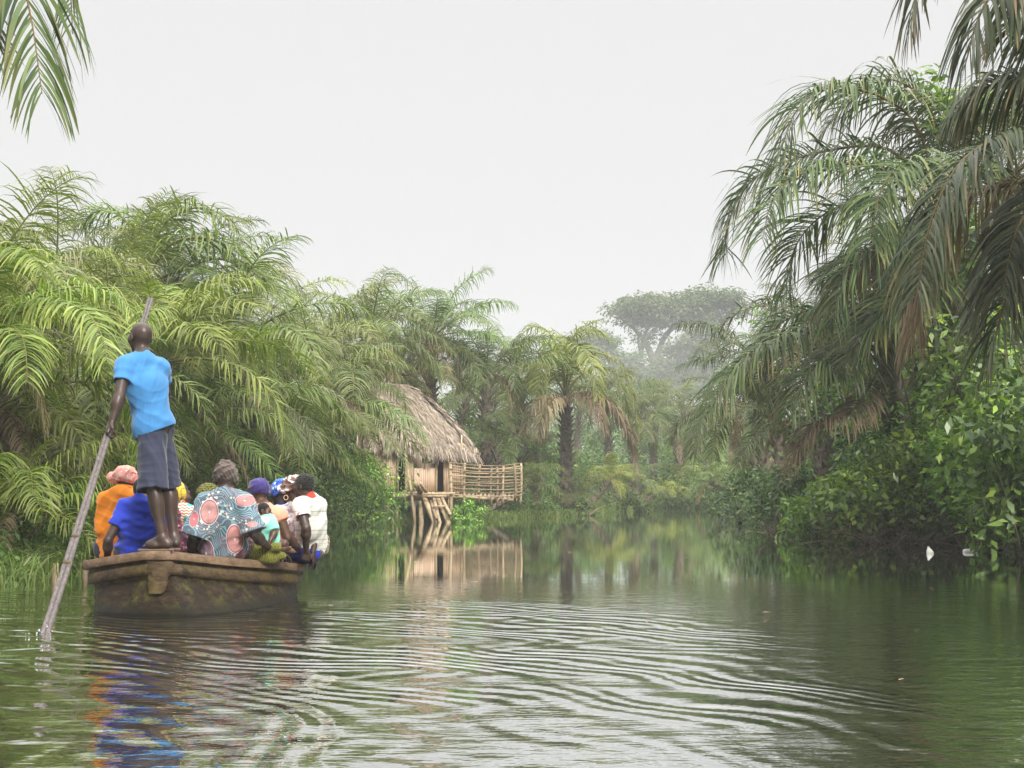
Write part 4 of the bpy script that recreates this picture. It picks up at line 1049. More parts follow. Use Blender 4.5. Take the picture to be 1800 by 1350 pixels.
# ------------------------------------------------------------------ the people in the boat
def poler():
    z = 1.0
    hip = at(271, 757, 11.62); nk = at(252, 630, 11.60)
    f = nrm([-.62, .78, 0]); r = np.array([f[1], -f[0], 0])
    J = dict(pel=hip, chest=at(258, 680, 11.60), shL=nk - r * .150 + [0, 0, -.065], shR=nk + r * .145 + [0, 0, -.070], bodyf=f)
    J['elL'] = at(209, 700, 11.36)
    hl = at(187, 772, 11.28)
    J['wrL'] = at(197, 742, 11.32)
    J['elR'] = at(291, 692, 11.95); rp = p0 + (ptop - p0) * ((at(230, 645, 12)[2] - p0[2]) / (ptop - p0)[2])
    J['wrR'] = rp + np.array([.06, -.02, -.02])
    J['head'] = at(247, 594, 11.64)
    J['hpL'] = at(266, 762, 11.56); J['hpR'] = at(281, 762, 11.68)
    J['knL'] = at(269, 858, 11.47); J['knR'] = at(295, 852, 11.72)
    aL = at(287, 948, 11.47); aR = at(306, 946, 11.68); aL[2] = .492 + .095; aR[2] = .492 + .095
    J['anL'], J['anR'] = aL, aR; J['foot'] = np.array([-2.7, 11.55, .49])
    P = Person('bald man in sky blue T-shirt and navy shorts, standing on the stern with the pole', J, 1.0, face=(-.66, .74, .02), h=.0058, skin='skin', hsc=1.08)
    P.legs(footdir={'L': (-1, .12, 0), 'R': (-.55, .83, 0)})
    P.hand('L', nrm(hl - J['wrL']) + np.array([-.15, 0, .0]), (-.85, -.5, .1), curl=.80, side=-1, spread=.02, thumb=.9)
    P.hand('R', nrm(rp - J['wrR'] + [0, .02, .02]), (.3, .6, .5), curl=.9, side=1, spread=.02, thumb=.9)
    P.build()
    # T-shirt
    R = P.R; P.top('t_shirt', 'blue_tee', sleeve=.50, loose=.024, sl_loose=.020, hem=.012, seed=4, wr=.016, freq=15, noise=wrinkles(.009, 21, 46, (1, 1, 1.1)), tilt=(.28, 0, 0))
    # shorts
    g = []
    hl_, hr_ = J['hpL'], J['hpR']; kL, kR = J['knL'], J['knR']
    eL = hl_ + (kL - hl_) * 1.04; eR = hr_ + (kR - hr_) * 1.06
    g = [ell(hip + [0, 0, -.01], (.150, .118, .12), R, .05), cone(hl_ - [0, 0, .05], eL, .098, .120, .06, cut='b'), cone(hr_ - [0, 0, .05], eR, .096, .106, .03, cut='b'),
         cone(eL - [0, 0, .04], eL - [0, 0, -.0] - [0, 0, .05], .108, .108, 0, sub=True), cone(eR - [0, 0, .04], eR - [0, 0, .05], .095, .095, 0, sub=True)]
    sh = P.part('shorts', g, 'navy', noise=wrinkles(.013, 19, 12, (1, 1, .5)))
    # piped seam and pocket zip on the near leg
    seam = Acc(); sd_ = nrm([-.80, -.6, 0])
    Pp = [hl_ + sd_ * .112 + (eL - hl_) * t + np.array([.0, 0, 0]) for t in np.linspace(.05, 1, 8)]
    # sandals
    for q in 'LR':
        d = nrm(np.array([-1, .12, 0]) if q == 'L' else np.array([-.55, .83, 0])); a = J['an' + q]; gnd = np.array([a[0], a[1], .492 + .008])
        V, F = sdf_mesh([cone(gnd - d * .055, gnd + d * .16, .032, .040, 0), plane_cut(gnd + [0, 0, .004], (0, 0, 1)), plane_cut(gnd - [0, 0, .016], (0, 0, -1))], .005)
        link(bpy.data.objects.new('sandal', mk_mesh('sandal', V - P.o, F, M['sole'], True)), P.body)
poler()
rs = np.random.default_rng(77); sp_ = Acc(); c0 = np.array([p0[0], p0[1], 0.0])
for i in range(13):
    q = c0 + np.array([rs.normal(0, .05), rs.normal(-.02, .04), abs(rs.normal(0, .022))]); r_ = rs.uniform(.002, .006)
    sp_.add(*tube([q - [r_, 0, 0], q, q + [r_ * .6, 0, r_]], [r_ * .4, r_, r_ * .3], 5))
th = np.linspace(0, 6.28, 30)
for rr_ in ():
    sp_.add(*tube(c0 + np.stack([np.cos(th) * rr_ * (1 + .15 * np.sin(5 * th)), np.sin(th) * rr_, .003 + 0 * th], -1), .0045, 5, caps=False))
o = sp_.build('splash', M['foam'], None, True, c0); o.location = c0; tag(o, kind='stuff')

def sitter(label, neck, pel, face, head, size=1.0, sw=.36, skin='skin', headf=None, armL=None, armR=None, hup=(0, 0, 1), h=.0065, kneel=False, inset=(0, 0, 0), **kw):
    J = seated(neck, pel, face, sw, z=size, head=head, armL=armL, armR=armR)
    if kneel:
        f = J['bodyf']; r = np.array([f[1], -f[0], 0])
        for q, sg in (('R', 1), ('L', -1)): J['kn' + q] = J['pel'] + f * .13 + r * sg * .07 + [0, 0, -.01]; J['an' + q] = J['kn' + q] + f * .03 - r * sg * .06 + [0, 0, -.03]
    for k_ in ('knL', 'knR', 'anL', 'anR'): J[k_] = J[k_] + np.array(inset, float)
    P = Person(label, J, size, face=headf if headf is not None else face, up=hup, skin=skin, h=h); P.legs()
    return P

# boy in the royal blue T-shirt
P = sitter('child in a royal blue T-shirt with white sleeve stripes, behind the standing man\'s legs', at(249, 882, 11.98), at(236, 972, 12.12), (.15, 1), at(252, 862, 12.08), .86, .30, armL=(at(190, 950, 11.95), at(188, 992, 12.1)), armR=(at(282, 940, 12.1), at(275, 985, 12.25)), headf=(.35, 1, -.1))
P.hand('L', (0, .6, -.8), (-1, 0, .2), .4); P.hand('R', (0, .6, -.8), (1, 0, .2), .4); P.build()
P.top('t_shirt', 'royal', sleeve=.55, loose=.020, sl_loose=.022, seed=3, wide=.022, hem=.12, wr=.013, noise=wrinkles(.013, 20, 23, (.5, .5, 2)))
P.bottoms('trousers', 'navy', upto=1.8); P.hair()
J = P.J; e = J['shL'] + (J['elL'] - J['shL']) * .50; d = nrm(J['elL'] - J['shL'])
for k in (0, 1):
    P.part('sleeve_stripe', [cone(e - d * (.012 + .024 * k), e - d * (.004 + .024 * k), .0615 * 1.06, .0615 * 1.06, 0, cut='b'), plane_cut(e - d * (.012 + .024 * k), -d)], 'white', h=.004)
# man in orange
P = sitter('person in an orange polo shirt and a salmon and white patterned cap', at(216, 868, 12.75), at(203, 965, 12.85), (.1, 1), at(224, 848, 12.85), .98, .33, armL=(at(182, 930, 12.75), at(184, 985, 12.95)), headf=(.5, 1, 0))
P.hand('L', (0, .6, -.8), (-1, 0, .2), .4); P.hand('R', (0, .6, -.8), (1, 0, .2), .4); P.build()
P.top('polo_shirt', 'orange', sleeve=1.05, loose=.022, sl_loose=.022, seed=8, hem=.12, wr=.013)
P.part('collar', [cone(at(216, 862, 12.76), at(222, 858, 12.78), .066, .060, 0), plane_cut(at(218, 853, 12.77), (.05, .2, 1)), plane_cut(at(218, 868, 12.77), (0, 0, -1))], 'orange', h=.005)
P.bottoms('trousers', 'navy', upto=1.8)
cap = P.wrap('pinkcap', tall=.01, tilt=-.01, r=1.06, knot=False, name='cap', seed=2)
P.sub(cap, 'brim', [ell(P.headpt(-.075, -.05, .045), (.085, .07, .055), None, .02), ell(P.headpt(0, -.02, .10), (.07, .07, .04), None, .02)], 'pinkcap', noise=wrinkles(.012, 40, 6))
# woman with the yellow headband
P = sitter('woman in an orange and white wavy print top, yellow netted headband and gold hoop earring', at(313, 897, 13.0), at(314, 975, 13.15), (.35, 1), at(314, 872, 13.05), 1.0, .35, 'skin2', headf=(.80, .60, 0))
P.hand('L', (0, .8, -.4), (0, 0, 1), .4); P.hand('R', (0, .8, -.4), (0, 0, 1), .4); P.build()
P.top('blouse', 'waves', sleeve=.9, loose=.026, sl_loose=.03, seed=12, wr=.010); P.bottoms('wrapper', 'burg', upto=1.8, skirt=True)
P.hair(r=1.04, line=.06, low=-.05)
P.part('headband', [ell(P.headpt(0, -.022, .035), (.093, .109, .101), frame(P.face), 0), plane_cut(P.headpt(0, .035, .05), frame(P.face) @ np.array([0, 1, .25])), plane_cut(P.headpt(0, -.045, .02), frame(P.face) @ np.array([0, -1, -.25]))], 'netting', h=.005)
P.ring(P.headpt(.085, .002, -.06), .024, P.face * 0 + frame(P.face)[:, 0] + .4 * P.face, 'gold')
P.part('shawl', [cone(at(300, 905, 12.82), at(297, 985, 12.75), .085, .105, .03), cone(at(320, 930, 12.8), at(322, 985, 12.75), .055, .075, .03)], 'burg', noise=wrinkles(.016, 26, 31, (1, 1, .5)), label='burgundy patterned shawl over the left side')
# person in blue beyond
P = sitter('person in royal blue with an olive curly headwrap, mostly hidden behind the grey brown turban', at(362, 905, 13.35), at(356, 975, 13.4), (.1, 1), at(369, 876, 13.38), .95, .34, headf=(.3, 1, 0))
P.hand('L', (0, .8, -.4), (0, 0, 1), .4); P.hand('R', (0, .8, -.4), (0, 0, 1), .4); P.build()
P.top('blouse', 'royal', sleeve=.9, loose=.03, sl_loose=.035, seed=15); P.bottoms('wrapper', 'royal', upto=1.8, skirt=True)
P.wrap('olive2', tall=.0, r=1.10, knot=False, noise=curls(.010, 110))
# woman in the medallion print
P = sitter('woman in a wide pink and teal medallion print gown with a grey brown turban', at(396, 872, 12.18), at(391, 965, 12.30), (.06, 1), at(397, 846, 12.25), 1.0, .35, armL=(at(340, 945, 12.15), at(334, 985, 12.32)), armR=(at(446, 938, 12.15), at(484, 974, 12.6)), headf=(-.1, 1, .0), h=.007)
P.hand('L', (0, .6, -.8), (-1, 0, .2), .4)
P.hand('R', (.75, .55, -.12), (.0, -.1, 1), .42, side=1)
P.build()
o = P.o; mm = lambda px, py, rx, rz, c: ((at(px, py, 12.15) - o)[0], (at(px, py, 12.15) - o)[2], rx * .86 / 213., rz * .86 / 213., c)
M['boubou'] = boubou_mat([mm(370, 900, 18, 24, (.48, .26, .25)), mm(413, 948, 15, 28, (.50, .24, .23)), mm(361, 973, 17, 27, (.26, .16, .20)), mm(344, 912, 9, 15, (.50, .15, .17)), mm(432, 880, 18, 11, (.46, .24, .24)), mm(447, 921, 9, 5, (.50, .22, .20))])
P.top('gown', 'boubou', sleeve=.96, loose=.034, sl_loose=.040, flare=.030, seed=21, wide=.026, hem=.16, wr=.010, neck=-.0, hollow=False, noise=wrinkles(.011, 15, 77, (1, 1, .6)))
P.bottoms('wrapper', 'burg', upto=1.8, skirt=True)
P.wrap('taupe', tall=.035, tilt=-.02, r=.98, seed=5, knot=True, amp=.013, low=.0)
# woman in peach with purple headwrap
P = sitter('woman in a peach sleeveless top and purple headwrap, her right hand on the gunwale', at(462, 895, 12.9), at(462, 975, 12.95), (.1, 1), at(456, 868, 12.95), .97, .33, 'skin2', armR=(at(505, 945, 12.9), at(538, 979, 13.32)), headf=(-.12, 1, 0), inset=(-.12, -.08, 0))
P.hand('R', (.6, .6, -.45), (.1, -.1, 1), .55, side=1); P.hand('L', (0, .8, -.4), (0, 0, 1), .4); P.build()
P.top('sleeveless_top', 'peach', sleeve=.16, loose=.018, sl_loose=.012, seed=31, wr=.007); P.bottoms('wrapper', 'ringcloth', upto=1.8, skirt=True)
P.wrap('purple', tall=.0, tilt=0, r=1.05, knot=False, seed=8, amp=.007, low=-.005)
P.ring(P.J['wrR'] + np.array([0, 0, .0]), .032, P.J['wrR'] - P.J['elR'], 'white', 'bracelet', .004)
# baby
P = sitter('baby in a mint and white T-shirt, wrapped in yellow and black cloth', at(470, 914, 12.60), at(468, 955, 12.62), (.85, .5), at(464, 898, 12.6), .60, .19, 'skin2', armL=(at(459, 940, 12.7), at(468, 950, 12.75)), armR=(at(482, 937, 12.5), at(475, 950, 12.45)), headf=(.92, -.1, -.15), h=.005, kneel=True)
P.hand('R', (.2, .3, -.8), (1, -.3, .2), .5); P.hand('L', (0, .8, -.4), (0, 0, 1), .4)
P.P += [cone(at(486, 968, 12.55), at(500, 966, 12.52), .026, .022, .01), cone(at(500, 966, 12.52), at(510, 963, 12.5), .018, .015, .01)]
P.build()
P.top('t_shirt', 'mint', sleeve=.75, loose=.020, sl_loose=.018, seed=41, wr=.005, hem=.05, wide=.01)
P.part('yoke', [ell(at(465, 918, 12.52), (.070, .055, .045), None, 0)], 'white', noise=wrinkles(.004, 25, 2))
P.hair(amp=.0015, r=.97, line=.05, low=-.035)
P.part('wrap_cloth', [ell(at(463, 945, 12.60), (.085, .11, .12), None, .03), cone(at(455, 966, 12.52), at(486, 962, 12.46), .055, .042, .05), cone(at(470, 976, 12.5), at(496, 977, 12.52), .042, .035, .04), cone(at(440, 978, 12.5), at(478, 984, 12.5), .05, .04, .05)], 'olive', noise=wrinkles(.0025, 20, 3))
# far woman in navy print
P = sitter('woman in a navy and bright blue print dress and a blue and white headwrap', at(505, 893, 13.75), at(508, 965, 13.75), (-.3, 1), at(493, 868, 13.8), .97, .34, headf=(-.75, .7, -.1), inset=(-.12, 0, 0))
P.hand('L', (0, .8, -.4), (0, 0, 1), .4); P.hand('R', (0, .8, -.4), (0, 0, 1), .4); P.build()
P.top('dress', 'navyfl', sleeve=.6, loose=.022, sl_loose=.025, seed=51); P.bottoms('skirt', 'ringcloth', upto=1.8, skirt=True)
P.wrap('bluewrap', tall=.0, r=1.08, knot=True, seed=9, low=0)
# woman in lace with cream headscarf
P = sitter('woman in a cream and brown headscarf with a hoop earring and a white lace shawl', at(522, 892, 13.40), at(522, 968, 13.40), (-.4, 1), at(513, 864, 13.42), 1.0, .34, headf=(-.85, .5, -.05), inset=(-.24, -.08, 0))
P.hand('L', (0, .8, -.4), (0, 0, 1), .4); P.hand('R', (0, .8, -.4), (0, 0, 1), .4); P.build()
P.top('blouse', 'lace', sleeve=.9, loose=.026, sl_loose=.025, seed=61, wr=.012); P.bottoms('skirt', 'ringcloth', upto=1.8, skirt=True)
P.wrap('brownwrap', tall=-.01, r=1.10, knot=False, seed=10, amp=.018, low=.012)
P.part('scarf_flap', [ell(P.headpt(0, .07, .055), (.10, .055, .030), frame(P.face, (0, -.5, 1)), .02)], 'brownwrap', noise=wrinkles(.014, 38, 12))
P.ring(P.headpt(-.086, .002, -.055), .021, frame(P.face)[:, 0] + .2 * P.face, 'gold')
# teen in the striped polo on the gunwale
P = sitter('short-haired youth in a white striped polo with red collar, perched on the boat\'s edge', at(543, 880, 13.05), at(549, 962, 13.32), (-.85, .5), at(534, 855, 13.05), .92, .29, 'skin', armR=(at(557, 935, 13.2), at(550, 970, 13.15)), armL=(at(538, 928, 12.88), at(538, 968, 12.98)), headf=(-.92, .35, -.12), inset=(-.2, .12, 0))
P.hand('L', (-.1, .25, -.7), (.3, -1, .2), .55, side=-1); P.hand('R', (.1, .2, -.8), (.9, -.3, .2), .5); P.build()
P.top('polo_shirt', 'polo', sleeve=.50, loose=.018, sl_loose=.020, seed=71, wr=.009, hem=.06)
J = P.J
P.part('collar', [cone(at(544, 876, 13.05), at(540, 868, 13.05), .064, .056, 0), plane_cut(at(542, 865, 13.05), (-.35, .1, 1)), plane_cut(at(548, 876, 13.05), (.3, 0, -1))], 'red', h=.005)
for q in 'L':
    e = J['sh' + q] + (J['el' + q] - J['sh' + q]) * .50; d = nrm(J['el' + q] - J['sh' + q])
    P.part('sleeve_band', [cone(e - d * .014, e - d * .002, .0655, .0655, 0, cut='b'), plane_cut(e - d * .014, -d)], 'red', h=.004)
    P.part('sleeve_band', [cone(e - d * .024, e - d * .015, .0655, .0655, 0, cut='b'), plane_cut(e - d * .024, -d)], 'navy', h=.004)
P.bottoms('wrapper', 'ringcloth', loose=.025, upto=1.5, skirt=True, seed=4); P.hair(r=1.02, amp=.007, f=150)

# ------------------------------------------------------------------ the thatched hut on stilts
def make_hut():
    rng = np.random.default_rng(11)
    Yf = 46.0; A = lambda px, py, Y=Yf: at(px, py, Y)
    org = np.array([A(740, 900)[0], Yf + .8, .1]); root = empty('thatched_hut', org)
    tag(root, 'small stilted hut with a thick dry thatched roof and pale panel walls', 'hut')
    zf = A(700, 864)[2]; zt = A(700, 770)[2] + .1
    X = lambda px: A(px, 800)[0]; Z = lambda py: A(700, py)[2]
    def panel(px0, px1, py0, py1, y=Yf, th=.04):
        x0, x1 = X(px0), X(px1); z0, z1 = Z(py1), Z(py0); a = Acc(); n = max(1, int((x1 - x0) / .055)); w_ = (x1 - x0) / n
        for i in range(n):
            a.add(*box((x0 + (i + .5) * w_, y + rng.uniform(-.008, .008), (z0 + z1) / 2 + rng.uniform(-.006, .006)), (w_ * .93, th, z1 - z0), tint=(0, rng.random(), 0)))
        return a
    for i, (a_, b_, c_, d_) in enumerate([(662, 699, 770, 862), (714, 727, 770, 862), (728, 767, 823, 863), (781, 812, 780, 868)]):
        panel(a_, b_, c_, d_).build('wall_panel', M['wallp'], root, origin=org)
    a = Acc()                                             # back and side walls
    for (xa, ya, xb, yb) in ((X(662), Yf + 2.4, X(812), Yf + 2.4), (X(662), Yf + .03, X(662), Yf + 2.4), (X(811), Yf + .03, X(811), Yf + 2.4)):
        L = math.hypot(xb - xa, yb - ya); n = int(L / .06); an = math.atan2(yb - ya, xb - xa); Rz = np.array([[math.cos(an), -math.sin(an), 0], [math.sin(an), math.cos(an), 0], [0, 0, 1]])
        for i in range(n):
            u = (i + .5) / n
            if ya == yb and X(733) < xa + (xb - xa) * u < X(764): zlo, zhi = zf, Z(812)
            else: zlo, zhi = zf, zt
            a.add(*box((xa + (xb - xa) * u, ya + (yb - ya) * u, (zlo + zhi) / 2), (L / n * .97, .03, zhi - zlo), Rz, tint=(.3, rng.random(), 0)))
    a.build('back_wall', M['wallp'], root, origin=org)
    for px0, px1 in ((699, 714), (767, 781)):             # doorways: a near-black sheet set back in the opening paints the shade inside
        Acc().add(*box(((X(px0) + X(px1)) / 2, Yf + .30, (zf + zt) / 2), (X(px1) - X(px0) + .14, .03, zt - zf))).build('doorway_shade', M['dark'], root, origin=org)
    # window mullion and posts
    for px, w_, y in ((746, .05, -.03), (714, .07, -.05), (767, .08, -.05), (700, .05, -.05), (781, .05, -.04), (812, .07, -.05)):
        b, t_ = A(px, 866), A(px, 778); b[1] += y; t_[1] += y
        if px == 746: b[2] = Z(824)
        Acc().add(*tube(smooth_path([b, (b + t_) / 2 + rng.normal(0, .012, 3), t_], 6), w_ / 2, 7, (0, .5, 0), rough=.05, rng=rng)).build('wall_post', M['stick'], root, True, org)
    # floor and deck
    d = Acc()
    for i in range(22):
        x = X(676) + (X(806) - X(676)) * i / 21
        d.add(*tube([(x, Yf - .75 + rng.uniform(-.1, .1), zf - .05), (x + rng.normal(0, .03), Yf + 2.5, zf - .05)], .05, 6, (0, rng.random(), 0)))
    d.build('floor_poles', M['stick'], root, True, org)
    for py, dy in ((872, -.78), (868, -.45), (877, -.6)):
        a_, b_ = A(684, py, Yf + dy), A(796, py + rng.uniform(-2, 2), Yf + dy)
        Acc().add(*tube([a_, (a_ + b_) / 2 + [0, 0, .02], b_], [.06, .055, .05], 8, (0, rng.random(), 0))).build('floor_beam', M['stick'], root, True, org)
    for px, pt, lean, r in ((741, 868, 0, .10), (697, 868, 2, .05), (793, 866, -2, .07), (727, 870, 3, .05), (680, 866, 0, .08)):
        b = A(px + lean, 925, Yf - .6); b[2] = -.5; t_ = A(px, pt, Yf - .6)
        Acc().add(*tube([b, (b + t_) / 2, t_], [r, r * .95, r * .9], 8, (0, rng.random(), 0), rough=.05, rng=rng)).build('stilt', M['stick'], root, True, org)
    # leaning long posts in front
    for pa, pb, r in (((713, 800), (731, 905), .045), ((792, 812), (791, 905), .05)):
        a_, b_ = A(*pa, Yf - .95), A(*pb, Yf - 1.0); b_[2] = -.4
        Acc().add(*tube([a_, (a_ + b_) / 2 + [.03, 0, 0], b_], [r * .8, r, r], 8, (0, .6, 0))).build('front_post', M['stick'], root, True, org)
    # roof: ridge and eaves
    e = lambda px, py, Y: at(px, py, Y)
    r0, r1 = e(640, 674, 47.6), e(708, 679, 47.6)
    ev = [e(628, 780, 45.95), e(690, 784, 45.82), e(745, 791, 45.8), e(795, 797, 45.82), e(824, 798, 46.1)]     # front eave
    bk = [np.array([ev[-1][0], 50.0, ev[-1][2]]), np.array([ev[0][0], 50.0, ev[0][2]])]
    # front slope as a bulging sheet
    nu, nv = 26, 16; ep = smooth_path(ev, nu)
    top = np.array([r0 + (r1 - r0) * min(1, u * 1.0) for u in np.linspace(0, 1, nu)])
    def slope(topP, eP, bulge):
        v = np.linspace(0, 1, nv)[None, :, None]; P = topP[:, None] * (1 - v) + eP[:, None] * v
        P = P + np.array(bulge) * np.sin(v * math.pi) ** .8; return P
    front = slope(top, ep, (.0, -.10, .20))
    side_e = smooth_path([ev[-1], (ev[-1] + bk[0]) / 2 + [.15, 0, .0], bk[0]], 14); side_t = np.array([r1 + [0, t * .1, 0] for t in np.linspace(0, 1, 14)])
    side = slope(side_t, side_e, (.16, 0, .18))
    back_e = smooth_path([bk[0], bk[1]], 14); back_t = np.array([r1 + (r0 - r1) * t for t in np.linspace(0, 1, 14)]); back = slope(back_t, back_e, (0, .1, .2))
    left_e = smooth_path([bk[1], ev[0]], 10); left_t = np.array([r0 + [0, -t * .1, 0] for t in np.linspace(0, 1, 10)]); left = slope(left_t, left_e, (-.1, 0, .1))
    sh = Acc(); bl = Acc()
    for P, dens in ((front, 8600), (side, 2800), (back, 700), (left, 700)):
        nU = P.shape[0]; i = np.arange(nU - 1)[:, None] * nv + np.arange(nv - 1)[None]; F = np.stack([i, i + nv, i + nv + 1, i + 1], -1).reshape(-1, 4)
        sh.add(P.reshape(-1, 3), F, (.8, .2, 0)); U = rng.uniform(0, nU - 1.001, dens); W = rng.uniform(0, 1, dens) ** .8 * (nv - 1.001)
        iu, iv = U.astype(int), W.astype(int); fu, fv = (U - iu)[:, None], (W - iv)[:, None]
        q = P[iu, iv] * (1 - fu) * (1 - fv) + P[iu + 1, iv] * fu * (1 - fv) + P[iu, iv + 1] * (1 - fu) * fv + P[iu + 1, iv + 1] * fu * fv
        dn = nrm(P[iu, np.minimum(iv + 1, nv - 1)] - P[iu, iv]); ac = nrm(P[iu + 1, iv] - P[iu, iv]); no = nrm(np.cross(ac, dn)); no *= np.sign(no[:, 2:3] + 1e-6)
        L = rng.uniform(.2, .48, dens)[:, None]; wd = rng.uniform(.014, .036, dens)[:, None]
        dr = nrm(dn + ac * rng.normal(0, .17, (dens, 1)) + no * rng.normal(.05, .07, (dens, 1))); a0 = q + no * rng.uniform(.01, .09, (dens, 1)); sdv = nrm(ac + no * rng.normal(0, .5, (dens, 1)))
        mid = a0 + dr * L * .6 + no * .02; end = a0 + dr * L + np.array([0, 0, -.05]) * L
        V = np.stack([a0 - sdv * wd / 2, a0 + sdv * wd / 2, mid - sdv * wd / 2, mid + sdv * wd / 2, end - sdv * wd * .12, end + sdv * wd * .12], 1).reshape(-1, 3)
        b = np.arange(dens)[:, None] * 6; Fq = np.concatenate([b + np.array([0, 1, 3, 2]), b + np.array([2, 3, 5, 4])]).reshape(-1, 4)
        tn = np.stack([np.clip(rng.normal(.25, .3, dens), 0, 1), rng.random(dens), np.zeros(dens)], -1); bl.add(V, Fq, np.repeat(tn, 6, 0))
    for P in (ep, side_e):                                 # ragged fringe at the eave
        m = len(P); k = 620; U = rng.uniform(0, m - 1.001, k); iu = U.astype(int); fu = (U - iu)[:, None]; q = P[iu] * (1 - fu) + P[iu + 1] * fu + [0, 0, .12] + rng.normal(0, .05, (k, 3))
        dr = nrm(np.array([0, -.35, -1]) + rng.normal(0, .22, (k, 3))); L = rng.uniform(.18, .46, (k, 1)); sdv = nrm(np.cross(dr, rng.normal(0, 1, (k, 3)))); wd = .035
        V = np.stack([q - sdv * wd / 2, q + sdv * wd / 2, q + dr * L + sdv * .004, q + dr * L - sdv * .004], 1).reshape(-1, 3)
        bl.add(V, np.arange(k * 4).reshape(-1, 4), np.repeat(np.stack([np.clip(rng.normal(.3, .3, k), 0, 1), rng.random(k), np.zeros(k)], -1), 4, 0))
    roof = sh.build('roof', M['thatch'], root, False, org); bl.build('thatch', M['thatch'], roof, origin=org)
    for a_, b_ in ((e(700, 681, 47.5), e(731, 694, 47.3)), (e(652, 673, 47.5), e(720, 678, 47.6))):
        Acc().add(*tube([a_, b_], .03, 6, (0, .7, 0))).build('ridge_pole', M['stick'], roof, True, org)
    # log steps down to the water
    lad = empty('log_steps', A(765, 915, 44.9)); lo = np.array(lad.location); tag(lad, 'rough log steps leading from the hut deck down into the water', 'steps')
    for (ax, ay, bx, by, r) in ((745, 874, 771, 926, .085), (762, 872, 779, 926, .06), (769, 874, 796, 926, .075), (740, 866, 730, 850, .075), (752, 866, 739, 849, .05), (757, 880, 768, 912, .05), (776, 872, 792, 905, .05)):
        a_, b_ = A(ax, ay, 45.3), A(bx, by, 44.6)
        if by > 920: b_[2] = -.35
        Acc().add(*tube([a_, (a_ + b_) / 2 + rng.normal(0, .015, 3), b_], r, 8, (.1, rng.random(), 0), rough=.04, rng=rng)).build('log', M['stick'], lad, True, lo)
    for ax, bx, y_ in ((761, 787, 890), (742, 800, 868)):
        Acc().add(*tube([A(ax, y_ + 1, 44.9), A(bx, y_ - 1, 44.9)], .035, 6, (0, .9, 0))).build('tread', M['stick'], lad, True, lo)
    # stick fence round the side platform
    fe = empty('stick_fence', A(850, 885, 46.2)); fo = np.array(fe.location); tag(fe, 'see-through fence of thin sticks round a low side platform', 'fence')
    posts = [(791, 813, 905, 45.1), (817, 815, 887, 45.3), (844, 817, 885, 45.5), (864, 823, 890, 45.4), (874, 821, 892, 45.5), (885, 819, 888, 45.6), (904, 817, 880, 45.9), (916, 815, 890, 46.4)]
    for px, pt, pb, y in posts:
        a_, b_ = at(px, pt - 1, y), at(px + rng.uniform(-2, 2), pb, y); Acc().add(*tube(smooth_path([a_, (a_ + b_) / 2 + rng.normal(0, .03, 3), b_], 6), .036, 7, (.05, rng.random(), 0), rough=.06, rng=rng)).build('fence_post', M['stick'], fe, True, fo)
    for i in range(11):
        y0, y1 = 814 + i * 5.6, 816 + i * 5.4; sag = 4 if i < 3 else 1.5
        off = .07 if i % 2 else -.07
        P = [at(790 + rng.uniform(-1, 2), y0 - 1, 45.05 + off), at(835, y0 + sag, 45.4 + off), at(880, y0 + sag * .9 + 1, 45.55 + off), at(917 + rng.uniform(-3, 1), y1 - (2 if i < 2 else 0), 46.3 + off)]
        Acc().add(*tube(smooth_path(P, 14), rng.uniform(.013, .023), 5, (.0, rng.random(), 0), rough=.06, rng=rng)).build('fence_rail', M['stick'], fe, True, fo)
    for i in range(7):                                      # far side of the enclosure
        P = [at(812, 824 + i * 7, 48.0), at(870, 826 + i * 7, 48.2), at(915, 824 + i * 7, 46.6)]
        Acc().add(*tube(smooth_path(P, 8), .022, 5, (.1, rng.random(), 0))).build('fence_rail', M['stick'], fe, True, fo)
    pf = Acc()
    for i in range(16): pf.add(*tube([at(794 + i * 7.2, 872 + i * .4, 45.3 + i * .05), at(797 + i * 7.0, 868, 47.6)], .045, 6, (0, rng.random(), 0)))
    pf.add(*tube([at(790, 873, 45.2), at(908, 879, 46.0)], .055, 7, (0, .8, 0)))
    pf.build('platform', M['stick'], fe, True, fo)
make_hut()

# ------------------------------------------------------------------ undergrowth masses (nobody could count them)
def bank_clumps(rng, n, side, y0, y1, zfun, dmin, dmax, yexp=1.0):
    y = y0 + (y1 - y0) * rng.random(n) ** yexp; d = dmin + (dmax - dmin) * rng.random(n) ** 1.3
    x = xl(y) - d if side < 0 else xr(y) + d
    zt = zfun(y, d); z = ground_z(x, y) * .5 + zt * rng.random(n) ** .8
    return np.stack([x, y, z], -1)
def mass(name, mat, parts):
    a = Acc()
    for p in parts: a.add(*p)
    return tag(a.build(name, M[mat]), kind='stuff')
rg = np.random.default_rng(2024)
# left bank: low plants in front, taller thicket behind
C1 = bank_clumps(rg, 620, -1, 15, 60, lambda y, d: .5 + d * .55, -.1, 2.2)
C2 = bank_clumps(rg, 700, -1, 15, 84, lambda y, d: 1.6 + np.minimum(d, 7) * .42, 2.0, 9)
ok = ~((np.abs(C1[:, 1] - 47) < 2.6) & (C1[:, 0] > -5.3) & (C1[:, 0] < 1.5)); C1 = C1[ok]
ok = ~((C2[:, 1] > 44.0) & (C2[:, 1] < 50) & (C2[:, 0] > -5.8) & (C2[:, 0] < 1.8)); C2 = C2[ok]
mass('undergrowth', 'weed', [leaf_cloud(rg, C1, rg.uniform(.22, .45, len(C1)), 60, .13, tip=.2), leaf_cloud(rg, C2, rg.uniform(.4, .8, len(C2)), 62, .20, tip=.1)])
